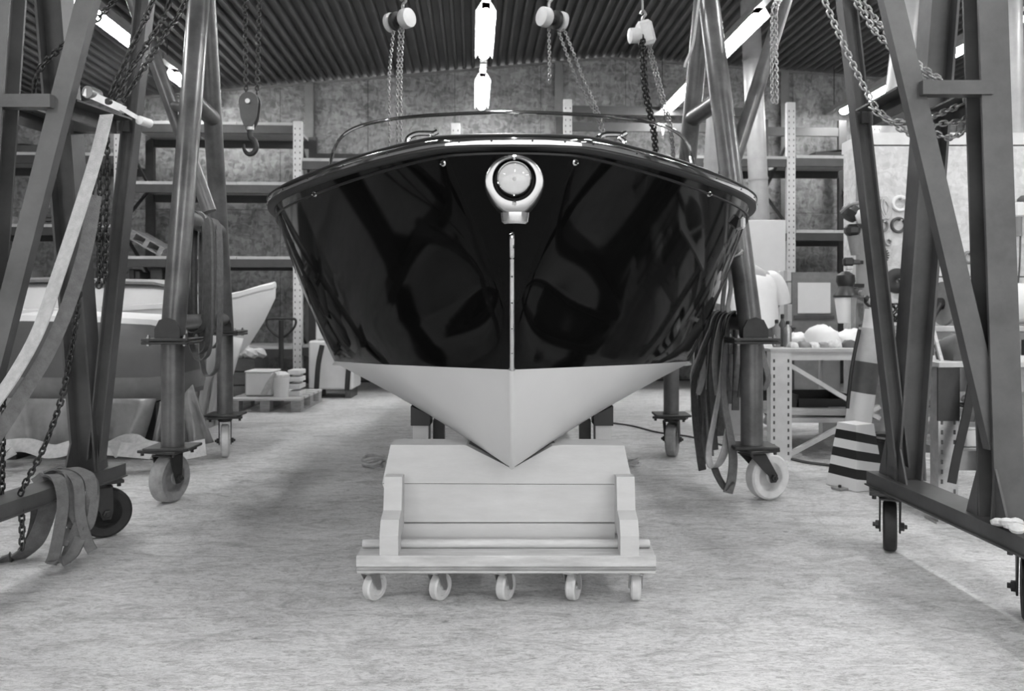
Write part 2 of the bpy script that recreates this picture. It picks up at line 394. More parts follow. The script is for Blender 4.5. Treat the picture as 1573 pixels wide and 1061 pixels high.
def topside(i, t):
    a, b2 = CH[i], SH[i]; p = a.lerp(b2, t)
    # hollow flare forward, slight tumble aft
    fl = max(0, 1 - i / (len(SH) * .55))
    p.x = a.x + (b2.x - a.x) * (t ** (1 + .25 * fl)) + .02 * math.sin(math.pi * t) * (1 - fl)
    return p
def bottom(i, t):
    a, b2 = KE[i], CH[i]; p = a.lerp(b2, t); p.z -= .018 * math.sin(math.pi * t) * min(1, i / 20); return p
def half(sgn, fn, n):
    rows = []
    for i in range(len(SH)):
        rows.append([V(sgn * q.x, q.y, q.z) for q in (fn(i, k / n) for k in range(n + 1))])
    return rows
full = MB()
for sg in (1, -1):
    full.grid(half(sg, topside, NT)); full.grid(half(sg, bottom, NBOT))
# transom
last = len(SH) - 1
tr = [topside(last, k / NT) for k in range(NT, -1, -1)] + [bottom(last, k / NBOT) for k in range(NBOT - 1, -1, -1)]
full.add([V(q.x, q.y, q.z) for q in tr] + [V(-q.x, q.y, q.z) for q in tr[-2::-1]], [list(range(2 * len(tr) - 1))])
def cut(mb, name, mt, below):
    o0 = origin(boat); bm = bmesh.new(); vv = [bm.verts.new(q - o0) for q in mb.v]
    for f in mb.f:
        try: bm.faces.new([vv[i] for i in f])
        except ValueError: pass
    bmesh.ops.remove_doubles(bm, verts=bm.verts[:], dist=2e-4)
    bmesh.ops.recalc_face_normals(bm, faces=bm.faces[:])
    co = V(0, 2.6, .893) - o0; no = V(0, .049, 1).normalized()
    bmesh.ops.bisect_plane(bm, geom=bm.verts[:] + bm.edges[:] + bm.faces[:], plane_co=co, plane_no=no, clear_outer=below, clear_inner=not below, dist=1e-5)
    me = bpy.data.meshes.new(name); bm.to_mesh(me); bm.free()
    for p in me.polygons: p.use_smooth = True
    me.set_sharp_from_angle(angle=R(24)); me.materials.append(mt)
    o = bpy.data.objects.new(name, me); COL.objects.link(o); o.parent = boat; return o
tops = cut(full, 'topsides', M_HULL, False); tops['label'] = 'glossy black topsides'
bott = cut(full, 'bottom', M_HULLW, True); bott['label'] = 'matt white bottom below the waterline'
# deck with camber
rows = []
for i in range(len(SH)):
    s = SH[i]; rows.append([V(s.x * k / 6, s.y, s.z + .012 + .085 * min(1, s.x / .9) * (1 - (k / 6) ** 2)) for k in range(-6, 7)])
MB().grid(rows).build('deck', M_DECK, boat)
def deck_z(x, y):
    for a, c in zip(SH, SH[1:]):
        if a.y <= y <= c.y:
            q = a.lerp(c, (y - a.y) / max(1e-6, c.y - a.y)); return q.z + .012 + .085 * min(1, q.x / .9) * (1 - min(1, abs(x) / q.x) ** 2)
    return 1.55
def hull_z(x, y):
    best = sorted(((bottom(i, k / 24).x - x) ** 2 + (bottom(i, k / 24).y - y) ** 2, bottom(i, k / 24).z) for i in range(len(SH)) for k in range(25))[:4]
    ws_ = [1 / (e + 1e-6) for e, _ in best]; return sum(a * q[1] for a, q in zip(ws_, best)) / sum(ws_)
# rub rail: black rubber lips with a chrome band between them
def sweep(curve, prof, name, mt, parent):
    full_c = [V(-p.x, p.y, p.z) for p in curve[:0:-1]] + list(curve)
    rows = []
    for i, p in enumerate(full_c):
        t = full_c[min(i + 1, len(full_c) - 1)] - full_c[max(i - 1, 0)]; t.z = 0; t.normalize()
        out = V(t.y, -t.x, 0)
        rows.append([p + out * a + V(0, 0, b2) for a, b2 in prof])
    return MB().grid(rows, close_u=True).build(name, mt, parent)
sweep(SH, [(-.01, .020), (.018, .020), (.024, .016), (.022, .012), (-.01, .012)], 'rubber_lip', M_RUBBER, boat)
sweep(SH, [(-.01, .012), (.020, .011), (.0235, .004), (.0215, -.012), (-.01, -.012)], 'rub_rail', M_CHROME, boat)
sweep(SH, [(-.01, -.012), (.018, -.012), (.019, -.018), (.010, -.024), (-.012, -.026)], 'rubber_lip', M_RUBBER, boat)
sweep([topside(i, .915) for i in range(len(SH))], [(-.004, .004), (.006, .003), (.006, -.003), (-.004, -.004)], 'trim_line', M_RUBBER, boat)
for i in range(3, NS * 8, 5):
    for sg in (1, -1):
        p = SH[i]; tt = (SH[i + 1] - SH[i - 1]); o_ = V(tt.y, -tt.x, 0).normalized(); o_ = V(sg * o_.x, o_.y, 0)
        MB().lathe([(.0035, 0), (.003, .002), (0, .0025)], V(sg * p.x, p.y, p.z - .002) + o_ * .0225, o_, 8).build('rail_screw', M_STEELD, boat)
# spray rail on the chine
for sg in (1, -1):
    rows = []
    for i in range(NS * 6 + 3, len(CH)):
        p = CH[i]; k = min(1, (i - NS * 6 - 3) / 7)
        rows.append([V(sg * (p.x + a * (k + .05)), p.y, p.z + b2 * (k + .05)) for a, b2 in ((-.015, .006), (.020, -.004), (.020, -.012), (-.03, -.012))])
    MB().grid(rows, close_u=True).build('spray_rail', M_HULLW, boat)
# stem: chrome band, painted keel strip, bow eye
def stem_pt(z):
    a = [(p.z, p.y) for p in KE[:NS * 7]]
    up = [(SH[0].z, SH[0].y), (CH[0].z, CH[0].y)]
    tab = sorted(up + a); 
    for (z0, y0), (z1, y1) in zip(tab, tab[1:]):
        if z0 <= z <= z1 and z1 > z0: return y0 + (y1 - y0) * (z - z0) / (z1 - z0)
    return tab[0][1]
def stem_strip(z0, z1, wd, th, name, mt, n=30):
    pts = [V(0, stem_pt(z0 + (z1 - z0) * k / n) - th * .3, z0 + (z1 - z0) * k / n) for k in range(n + 1)]
    rows = []
    for i, p in enumerate(pts):
        t = (pts[min(i + 1, n)] - pts[max(i - 1, 0)]).normalized(); out = V(1, 0, 0).cross(t)
        if out.y > 0: out = -out
        rows.append([p + V(a * wd, 0, 0) + out * (b2 * th) for a, b2 in ((-.5, -1.2), (-.5, .2), (-.25, .8), (0, 1), (.25, .8), (.5, .2), (.5, -1.2))])
    return MB().grid(rows, close_u=True).build(name, mt, boat)
stem_strip(.895, 1.245, .015, .009, 'stem_band', M_CHROME)
stem_strip(.51, .893, .020, .007, 'keel_strip', M_HULLW)
for z in (.95, 1.03, 1.11, 1.19):
    MB().lathe([(0, -.0015), (.003, 0), (.003, .002), (0, .003)], V(0, stem_pt(z) - .010, z), (0, -1, 0), 8).build('screw', M_STEELD, boat)
zt = 1.29
MB().tube(crom([V(0, stem_pt(1.315) + .005, 1.32), V(0, stem_pt(1.31) - .020, 1.314), V(0, stem_pt(1.29) - .027, 1.29), V(0, stem_pt(1.25) - .020, 1.252), V(0, stem_pt(1.25) + .01, 1.248)], 5), .008, 10).build('bow_eye', M_CHROME, boat)
# bow fairing with search light
by = 2.262
lc = P(790, 279, by)
def teardrop(s, yoff, n=40):
    out = []
    for k in range(n):
        a = 2 * math.pi * k / n - math.pi / 2
        x, z = math.cos(a), math.sin(a)
        rx = .0865 * (1 if z > -.1 else 1 + .10 * (-z - .1) / .9)
        z = max(z, -.93)
        rx *= (1 if z > -.1 else 1 - .28 * ((-z - .1) / .9))
        rz = .078 if z > 0 else .098
        out.append(V(lc.x + x * rx * s, by + yoff, lc.z + z * rz * s))
    return out
light = MB()
light.grid([teardrop(1.0, .16), teardrop(1.0, .02), teardrop(.985, -.004), teardrop(.94, -.014), teardrop(.86, -.017)], close_u=True)
ring = lambda r, y, dz=.004, n=40: [V(lc.x + r * math.cos(2 * math.pi * k / n - math.pi / 2), by + y, lc.z + dz + r * math.sin(2 * math.pi * k / n - math.pi / 2)) for k in range(n)]
light.grid([teardrop(.86, -.017), ring(.062, -.016), ring(.060, -.008), ring(.057, .012)], close_u=True)
fair = light.build('light_housing', mat('satin_stainless', .42, .24, 1, .1, 9), boat); fair['label'] = 'polished chrome teardrop light housing'
MB().lathe([(.062, .012), (.060, .05), (.0, .06)], V(lc.x, by, lc.z + .004), (0, 1, 0), 32).build('light_recess', M_HULL, fair)
MB().lathe([(.050, .005), (.052, -.004), (.049, -.010), (.046, -.008), (.046, .006)], V(lc.x, by, lc.z + .008), (0, 1, 0), 32).build('lens_ring', M_CHROME, fair)
MB().lathe([(.046, .002), (.030, .022), (.012, .030), (.0, .031)], V(lc.x, by, lc.z + .008), (0, 1, 0), 32).build('reflector', mat('satin_stainless', .42), fair)
MB().lathe([(.0, -.002), (.006, .002), (.008, .014), (.006, .028)], V(lc.x, by, lc.z + .008), (0, 1, 0), 14).build('bulb', M_WHITE, fair)
MB().lathe([(.046, -.004), (.034, -.013), (.018, -.018), (.0, -.0195)], V(lc.x, by, lc.z + .008), (0, 1, 0), 32).build('lens', M_LENS, fair)
MB().tube([V(lc.x, by - .014, lc.z + .062), V(lc.x, by - .022, lc.z + .070)], .005, 10).build('light_screw', M_CHROME, fair)
MB().tube([V(lc.x, by - .014, lc.z - .060), V(lc.x, by - .022, lc.z - .066)], .006, 10).build('light_screw', M_CHROME, fair)
cp = P(791, 334.5, by)
m = MB(); rws = []
for z, s in ((.016, 1.0), (.006, .98), (-.010, .92), (-.016, .75)):
    rws.append([V(cp.x + s * .043 * math.cos(a), by + .03 - s * .045 * max(-.4, math.sin(a)), cp.z + z) for a in [2 * math.pi * k / 28 for k in range(28)]])
m.grid(rws, close_u=True); m.add(rws[-1], [list(range(28))]); m.build('lower_lip', M_CHROME, fair)
# small chrome fittings on the topsides
def surf(px, py):                       # first hit of a pixel's line on the topsides
    best = None
    for i in range(len(SH)):
        for k in range(NT * 2 + 1):
            p = topside(i, k / (NT * 2)); q = V(p.x if px > CX else -p.x, p.y, p.z)
            e = (q.x / q.y * F + CX - px) ** 2 + (HZ - (q.z - EYE) / q.y * F - py) ** 2
            if best is None or e < best[0]: best = (e, q)
    return best[1]
for px, py, r in ((683, 246, .008), (888, 247, .008), (480, 296, .009), (1094, 295, .009), (1059, 402, .013)):
    p = surf(px, py); o = V(.5 if px > CX else -.5, -1, -.4).normalized()
    MB().lathe([(r * 1.2, -.004), (r * 1.2, .003), (r * .7, .006), (r * .5, .014), (r * .25, .018), (0, .018)], p, o, 14).build('stud', M_CHROME, boat)
for px, py in ((447, 343), (1132, 343)):
    p = surf(px, py); sg = 1 if px > CX else -1
    MB().box(p + V(sg * .012, -.01, 0), (.02, .09, .05), bev=.008).build('navigation_light', M_WHITE, boat)
# deck fairleads and windshield
for px in (648, 938):
    p = V((px - CX) * 2.62 / F, 2.62, 0); p.z = deck_z(p.x, p.y) + .066
    m = MB(); m.box(p + V(0, 0, -.062), (.11, .05, .012), bev=.004)
    m.tube(crom([p + V(-.046, 0, -.06), p + V(-.046, 0, -.03), p + V(-.02, 0, -.014), p + V(.02, 0, -.012), p + V(.04, 0, -.014)], 5), .009, 8)
    m.tube(crom([p + V(.046, 0, -.06), p + V(.044, 0, -.035), p + V(.03, 0, -.02), p + V(.052, 0, -.006)], 5), .009, 8)
    m.build('fairlead', M_CHROME, boat)
ws = [(-1.085, 4.95, 1.53), (-1.075, 4.72, 1.86), (-1.0, 4.50, 2.00), (-.86, 4.36, 2.075), (-.60, 4.26, 2.105), (-.30, 4.22, 2.118), (0, 4.20, 2.122)]
top = crom(ws + [(-a, b2, c) for a, b2, c in ws[-2::-1]], 6)
m = MB(); m.tube(top, .0095, 8); m.build('windshield_frame', M_CHROME, boat)
bot = []
for p in top:
    k = max(0, (p.z - 1.53) / .59); bot.append(V(p.x, p.y - .32 * k, deck_z(p.x, p.y - .32 * k) + .004))
rows = [[a.lerp(c, k / 4) for a, c in zip(top, bot)] for k in range(5)]
gl = MB().grid(rows).build('windshield_glass', M_GLASS, boat); gl['label'] = 'clear curved windshield glass'
m = MB(); m.tube(bot, .010, 6); m.build('windshield_base', M_CHROME, boat)
for px in (760, 818):
    p = V((px - CX) * 4.3 / F, 4.3, 0)
    m = MB(); m.tube(crom([V(p.x - .02, 5.0, 1.59), V(p.x - .02, 5.0, 2.02), V(p.x + .02, 5.0, 2.02), V(p.x + .02, 5.0, 1.59)], 4), .02, 8); m.build('grab_post', M_WHITE, boat)
# dashboard and seat backs inside the cockpit
m = MB(); m.box((-.54, 5.55, 1.77), (.80, .14, .48), bev=.05); m.build('seat_back', M_DGREY, boat)
m = MB(); m.box((.54, 5.55, 1.71), (.80, .14, .36), bev=.05); m.build('seat_back', M_DGREY, boat)
m = MB(); m.tube(crom([V(-1.02, 5.4, 1.49), V(-1.02, 5.4, 1.98), V(-.98, 5.4, 2.02), V(-.5, 5.4, 2.0), V(-.45, 5.4, 1.96)], 6), .012, 8); m.build('hand_rail', M_CHROME, boat)
for i, y in enumerate((6.0,)):
    m = MB(); m.box((0, 6.3, 1.60), (1.7, 1.1, .12), bev=.05); m.build('engine_hatch', M_DECK, boat)
# ------------------------------------------------------------------ cradle on its wheeled dolly
cr_ = thing('boat_cradle', V(0, 3.15, .20), 'white painted plywood cradle with a V notch carrying the bow', 'cradle')
def plate(poly, y0, y1, name, mt, parent):
    return MB().ext([V(x, y0, z) for x, z in poly], V(0, y1 - y0, 0)).build(name, mt, parent, smooth=False)
def xz(px, py, d): p = P(px, py, d); return (p.x, p.z)
dU = 3.06
U = [xz(600, 683, dU), xz(712, 683.5, dU), xz(716, 684, dU), (0, hull_z(0, dU + .12) + .002), xz(848, 685, dU), xz(864, 683, dU), xz(959, 684, dU), xz(972, 743.5, dU), xz(587, 742, dU)]
plate(U, dU, dU + .14, 'upper_beam', M_WOODW, cr_)
L1 = [xz(587, 743, dU), xz(972, 744.5, dU), xz(965, 766, dU), xz(968, 802, dU), xz(590, 802, dU), xz(596, 766, dU)]
plate(L1, dU + .002, dU + .138, 'middle_beam', M_WOODW, cr_)
plate([xz(612, 803.5, dU), xz(944, 803.5, dU), xz(944, 828, dU), xz(612, 828, dU)], dU - .012, dU + .11, 'lower_rail', M_WOODW, cr_)
lin = MB()
for sg in (-1, 1):
    a = V(sg * .012, dU + .07, hull_z(0, dU + .12) + .012); c = V(sg * .165, dU + .07, P(0, 684, dU).z + .004)
    lin.beam(a, c, .15, .014, up=(0, 1, 0))
lin.build('notch_lining', M_RUBBER, cr_)
for sg in (-1, 1):
    x0 = P(603 if sg < 0 else 962, 0, 2.99).x
    prof = [(2.90, .192), (2.90, .262), (2.925, .315), (2.985, .335), (3.01, .455), (3.06, .455), (3.06, .262), (2.974, .240), (2.974, .192)]
    MB().ext([V(x0 - .034, y, z) for y, z in prof], V(.068, 0, 0)).build('bracket', M_WOODW, cr_, smooth=False)
for sg in (-1, 1):
    xa_, xb_ = .375, .445; za_, zb_ = hull_z(xa_, 3.62), hull_z(xb_, 3.62); zp = min(za_, .60) - .035
    m = MB(); m.box((sg * .41, 3.62, (zp + .192) / 2), (.07, .10, zp - .192)); m.build('rear_post', M_WOODW, cr_, smooth=False)
    m = MB(); m.ext([V(sg * (xa_ - .008), 3.56, zp), V(sg * (xb_ + .008), 3.56, zp), V(sg * (xb_ + .008), 3.56, zb_ + .004), V(sg * (xa_ - .008), 3.56, za_ + .002)], V(0, .12, 0)); m.build('rear_pad', M_RUBBER, cr_, smooth=False)
    zs_ = hull_z(.33, 3.66) - .002
    m = MB(); m.box((sg * .335, 3.66, (zs_ + .192) / 2), (.05, .06, zs_ - .192)); m.build('rear_strut', M_STEELD, cr_, smooth=False)
    m = MB(); m.box((sg * .41, 3.375, .221), (.09, .38, .058)); m.build('runner', M_WOOD, cr_, smooth=False)
m = MB(); m.box((0, 3.61, .29), (.75, .04, .19)); m.build('rear_beam', M_WOODW, cr_, smooth=False)
dol = thing('wheeled_dolly', V(0, 3.1, 0), 'low timber dolly on five pale casters under the cradle', 'dolly')
xl, xr = P(547, 0, 2.9).x, P(1008, 0, 2.9).x
def plank(y0, y1, z0, z1, mt, xa=xl, xb=xr): MB().box(((xa + xb) / 2, (y0 + y1) / 2, (z0 + z1) / 2), (xb - xa, y1 - y0, z1 - z0), bev=.003).build('plank', mt, dol, smooth=False)
plank(2.895, 3.045, .151, .192, M_WOOD); plank(2.898, 3.04, .137, .150, M_WOOD2); plank(2.905, 3.04, .124, .136, M_WOOD)
plank(3.50, 3.65, .150, .192, M_WOOD); plank(3.50, 3.65, .124, .149, M_WOOD2)
for x in (-.42, .42): MB().box((x, 3.27, .171), (.10, .44, .036)).build('cross_piece', M_WOOD2, dol, smooth=False)
pole = MB(); pole.tube([V(P(558, 0, 3.0).x, 2.993, .2085), V(P(997, 0, 3.0).x, 2.993, .2085)], .0165, 14)
pole.build('round_pole', M_WOOD, dol)
# one caster, then copies
def small_caster(parent, x, y, yaw, ztop=.124, r=.0515):
    M = Matrix.Translation(V(x, y, 0)) @ Matrix.Rotation(yaw, 4, 'Z'); R3 = M.to_3x3()
    T = lambda a, b2, c: M @ V(a, b2, c)
    m = MB(); m.box(T(0, 0, ztop - .003), (.075, .075, .006), R3); m.lathe([(.026, 0), (.026, -.010)], T(0, 0, ztop - .006), (0, 0, 1), 16)
    for s in (-1, 1):
        m.ext([T(s * .023, -.024, ztop - .016), T(s * .023, .024, ztop - .016), T(s * .023, .036, r), T(s * .023, .030, r - .012), T(s * .023, .014, r - .008)], R3 @ V(s * .003, 0, 0))
    m.box(T(0, 0, ztop - .016), (.048, .048, .004), R3)
    fk = m.build('caster', M_ZINC, parent)
    m = MB(); m.lathe([(.034, -.018), (r - .005, -.0185), (r, -.012), (r, .012), (r - .005, .0185), (.034, .018), (.032, .013), (.012, .013), (.011, .020), (0, .020)], T(0, .024, r), R3 @ V(1, 0, 0), 26)
    m.lathe([(.034, -.018), (.032, -.013), (.012, -.013), (.011, -.020), (0, -.020)], T(0, .024, r), R3 @ V(1, 0, 0), 26)
    m.build('wheel', M_CASTER, fk)
cx5 = [P(q, 0, 2.96).x for q in (568, 670, 772, 878, 977)]
for i, x in enumerate(cx5):
    small_caster(dol, x, 2.965, R((-34, -32, -27, -22, -6)[i]))
    small_caster(dol, x, 3.575, R(random.uniform(-40, 40)))
# ------------------------------------------------------------------ chains
def link_mesh(name, L, wd, r, mt, n=10, ns=5):
    pts = []
    a = L / 2 - wd / 2
    for k in range(n):
        t = 2 * math.pi * k / n + math.pi / n
        pts.append(V(math.cos(t) * wd / 2, 0, math.sin(t) * wd / 2 + (a if math.sin(t) > 0 else -a)))
    mb = MB(); mb.tube(pts, r, ns, closed=True)
    me = bpy.data.meshes.new(name); me.from_pydata([tuple(q) for q in mb.v], [], mb.f)
    for p in me.polygons: p.use_smooth = True
    me.materials.append(mt); return me
def resample(pts, step):
    pts = [Vector(p) for p in pts]; out = []; acc = 0
    for a, c in zip(pts, pts[1:]):
        l = (c - a).length; d = (c - a).normalized()
        while acc <= l: out.append((a + d * acc, d)); acc += step
        acc -= l
    return out
def chain(name, label, pts, L, wd, r, mt, group=None, smooth=True, single=True, cat='chain'):
    path = crom(pts, 8) if smooth else pts
    st = resample(path, L - 2 * r - wd * .02)
    if single:
        t = thing(name, st[-1][0], label, cat, group); me = link_mesh('link', L, wd, r, mt)
        for i, (p, d) in enumerate(st):
            x, y, z = frame(d, (.3, .2, .9)); a = R(90 if i % 2 else 0) + R(random.uniform(-8, 8)) + .5
            M = Matrix.Translation(p) @ Matrix((x, y, z)).transposed().to_4x4() @ Matrix.Rotation(a, 4, 'Z')
            inst(me, 'link', t, M)
        return t
    mb = MB(); me = link_mesh('link', L, wd, r, mt, 8, 4); vs = [q.co.copy() for q in me.vertices]; fs = [list(p.vertices) for p in me.polygons]
    for i, (p, d) in enumerate(st):
        x, y, z = frame(d, (.3, .2, .9)); a = R(90 if i % 2 else 0) + .5
        M = Matrix.Translation(p) @ Matrix((x, y, z)).transposed().to_4x4() @ Matrix.Rotation(a, 4, 'Z')
        mb.add([M @ q for q in vs], fs)
    o = mb.build(name, mt, None, loc=st[-1][0], angle=80); tag(o, label, cat, group); return o
def chain_part(name, parent, pts, L, wd, r, mt, smooth=True):
    path = crom(pts, 8) if smooth else pts
    st = resample(path, L - 2 * r); mb = MB(); me = link_mesh('link', L, wd, r, mt, 8, 4); vs = [q.co.copy() for q in me.vertices]; fs = [list(p.vertices) for p in me.polygons]
    for i, (p, d) in enumerate(st):
        x, y, z = frame(d, (.3, .2, .9)); a = R(90 if i % 2 else 0) + .5
        M = Matrix.Translation(p) @ Matrix((x, y, z)).transposed().to_4x4() @ Matrix.Rotation(a, 4, 'Z')
        mb.add([M @ q for q in vs], fs)
    return mb.build(name, mt, parent, angle=80, kind='stuff')
# ------------------------------------------------------------------ wheels for the gantries
def big_caster(parent, x, y, ztop, r, wd, yaw, plate=(.20, .16), tyre=None, trail=.05, body=None, lowfork=True):
    M = Matrix.Translation(V(x, y, 0)) @ Matrix.Rotation(yaw, 4, 'Z'); R3 = M.to_3x3(); T = lambda a, b2, c: M @ V(a, b2, c)
    body = body or M_STEELD
    m = MB(); m.box(T(0, 0, ztop - .008), (plate[0], plate[1], .016), R3, .003)
    m.lathe([(.05, 0), (.05, -.02), (.042, -.028)], T(0, 0, ztop - .016), (0, 0, 1), 18)
    for s in (-1, 1):
        xo = s * (wd / 2 + .010)
        m.ext([T(xo, -.055, ztop - .034), T(xo, .055, ztop - .034), T(xo, trail + .028, r + .01), T(xo, trail + .018, r - .028), T(xo, trail - .018, r - .028), T(xo, trail - .030, r + .01)], R3 @ V(s * .007, 0, 0))
    m.box(T(0, 0, ztop - .037), (wd + .034, .11, .008), R3)
    fk = m.build('caster', body, parent)
    ax = R3 @ V(1, 0, 0); c = T(0, trail, r)
    m = MB(); h = wd / 2
    m.lathe([(r * .62, -h * .8), (r * .9, -h), (r * .985, -h * .75), (r, -h * .4), (r, h * .4), (r * .985, h * .75), (r * .9, h), (r * .62, h * .8)], c, ax, 36)
    w_ = m.build('wheel', tyre or M_TYRE, fk)
    m = MB(); m.lathe([(r * .63, -h * .8), (r * .56, -h * .5), (r * .28, -h * .5), (r * .26, -h * .95), (.0, -h * .95)], c, ax, 30); m.lathe([(r * .63, h * .8), (r * .56, h * .5), (r * .28, h * .5), (r * .26, h * .95), (.0, h * .95)], c, ax, 30)
    m.build('hub', tyre or M_TYRE, fk)
    for s in (-1, 1):
        m = MB(); a = c + ax * (s * (h + .017)); m.lathe([(.020, 0), (.020, .014), (.010, .016), (.010, .026), (0, .026)], a, ax * s, 6); m.build('axle_nut', body, fk)
    for a, b2 in ((-1, -1), (1, -1), (-1, 1), (1, 1)):
        m = MB(); m.lathe([(.010, .004), (.010, .028), (0, .028)], T(a * (plate[0] / 2 - .02), b2 * (plate[1] / 2 - .02), ztop - .036), (0, 0, 1), 6); m.build('bolt', body, fk)
    return fk
def hprof(w_, h, tf=.010, tw=.008):
    a, b2, c = w_ / 2, h / 2, tw / 2
    return [(-a, -b2), (a, -b2), (a, -b2 + tf), (c, -b2 + tf), (c, b2 - tf), (a, b2 - tf), (a, b2), (-a, b2), (-a, b2 - tf), (-c, b2 - tf), (-c, -b2 + tf), (-a, -b2 + tf)]
def lerp_z(a, c, z): a, c = Vector(a), Vector(c); return a + (c - a) * ((z - a.z) / (c.z - a.z))
# ------------------------------------------------------------------ gantry of welded H beams
ig = thing('steel_gantry', V(0, 3.2, 0), 'grey gantry crane of welded H beams on black wheels straddling the bow', 'gantry')
ZB, ZT, ZTIE = .343, 3.02, 1.88
SIDES = {
    1: dict(f0=V(1.725, 3.50, ZB), f1=V(1.745, 3.25, 2.35), n0=V(1.735, 2.82, ZB), n1=V(1.73, 2.915, 2.22), bf0=V(1.69, 3.47, .40), bf1=V(1.365, 3.25, 2.35), bn0=V(1.716, 2.82, .60), bn1=V(1.38, 2.90, 2.21), b0=V(1.70, 3.66, 0), b1=V(1.755, 2.10, 0)),
    -1: dict(f0=V(-1.945, 3.67, ZB), f1=V(-1.955, 3.40, 2.41), n0=V(-2.03, 2.98, ZB), n1=V(-1.975, 3.10, 2.29), bf0=V(-1.90, 3.64, .40), bf1=V(-1.568, 3.40, 2.41), bn0=V(-2.02, 2.98, .55), bn1=V(-1.65, 3.10, 2.29), b0=V(-1.935, 3.85, 0), b1=V(-2.10, 2.25, 0))}
for sg, q in SIDES.items():
    up = (0, 1, 0)
    MB().prism([(b2, a) for a, b2 in hprof(.105, .112)], q['f0'], lerp_z(q['f0'], q['f1'], ZT), up).build('post', M_STEEL, ig, smooth=False)
    MB().prism(hprof(.105, .105), q['n0'], lerp_z(q['n0'], q['n1'], ZT), up).build('post', M_STEEL, ig, smooth=False)
    MB().prism([(b2, a) for a, b2 in hprof(.06, .062, .007, .006)], q['bf0'], lerp_z(q['bf0'], q['bf1'], ZT), up).build('brace', M_STEEL, ig, smooth=False)
    MB().prism([(-.036, -.022), (.036, -.022), (.036, .022), (.030, .022), (.030, -.016), (-.030, -.016), (-.030, .022), (-.036, .022)], q['bn0'], lerp_z(q['bn0'], q['bn1'], ZT), up).build('brace', M_STEEL, ig, smooth=False)
    # ties
    nA, nB = lerp_z(q['bn0'], q['bn1'], ZTIE), lerp_z(q['n0'], q['n1'], ZTIE)
    fA, fB = lerp_z(q['bf0'], q['bf1'], ZTIE), lerp_z(q['f0'], q['f1'], ZTIE)
    MB().box((nA + nB) / 2 + V(0, -.03, 0), (abs(nA.x - nB.x) - .03, .05, .050)).build('tie', M_STEEL, ig, smooth=False)
    MB().box((fA + fB) / 2, (abs(fA.x - fB.x), .05, .05)).build('tie', M_STEEL, ig, smooth=False)
    for a, c in ((nA, fA), (nB, fB)):
        d = (c - a).normalized(); a2, c2 = a + d * .04, c - d * .04
        m = MB(); m.beam(a2 + V(0, 0, .022), c2 + V(0, 0, .022), .07, .008, up=(0, 0, 1)); m.beam(a2 + V(sg * .04, 0, -.01), c2 + V(sg * .04, 0, -.01), .008, .06, up=(0, 0, 1))
        m.build('depth_tie', M_STEEL, ig, smooth=False)
    # foot beam: wide channel with a lip along its lower edge
    dz = V(0, 0, 1); zt = ZB
    a, c = q['b0'] + dz * (zt - .03), q['b1'] + dz * (zt - .03)
    m = MB(); m.prism([(-.072, .03), (-.072, -.026), (-.082, -.026), (-.082, -.032), (.082, -.032), (.082, -.026), (.072, -.026), (.072, .03)], a, c, up=(0, 0, 1))
    m.build('foot_beam', M_STEEL, ig, smooth=False)
    for key in ('f0', 'n0'):
        p = q[key]
        for s in (-1, 1):
            m = MB(); m.ext([p + V(-.055, s * .058, 0), p + V(-.055, s * .125, 0), p + V(-.055, s * .115, .03), p + V(-.055, s * .05, .19)], V(.008, 0, 0)); m.build('gusset', M_STEEL, ig, smooth=False)
            m = MB(); m.ext([p + V(s * .060, -.055, 0), p + V(s * .068, -.055, 0), p + V(s * .068, -.055, .03), p + V(s * .060, -.055, .17)], V(0, .008, 0)); m.build('gusset', M_STEEL, ig, smooth=False)
    h0, h1 = lerp_z(q['f0'], q['f1'], ZT), lerp_z(q['n0'], q['n1'], ZT)
    m = MB(); m.prism(hprof(.10, .14), V(h0.x, h0.y + .2, ZT + .07), V(h1.x, h1.y - .2, ZT + .07), up=(0, 0, 1)); m.build('head_beam', M_STEEL, ig, smooth=False)
m = MB(); m.prism(hprof(.12, .20), V(-2.3, 3.12, ZT + .24), V(2.05, 3.06, ZT + .24), up=(0, 0, 1)); m.build('cross_beam', M_STEEL, ig, smooth=False)
big_caster(ig, 1.69, 3.56, ZB - .062, .112, .055, R(-24), (.17, .19), M_TYRE, .03)
big_caster(ig, 1.80, 2.76, ZB - .062, .112, .055, R(-30), (.17, .19), M_TYRE, .03)
big_caster(ig, -1.965, 3.78, ZB - .062, .118, .055, R(-52), (.19, .19), M_TYRE, .03)
big_caster(ig, -2.07, 2.50, ZB - .062, .118, .055, R(10), (.19, .19), M_TYRE, .03)
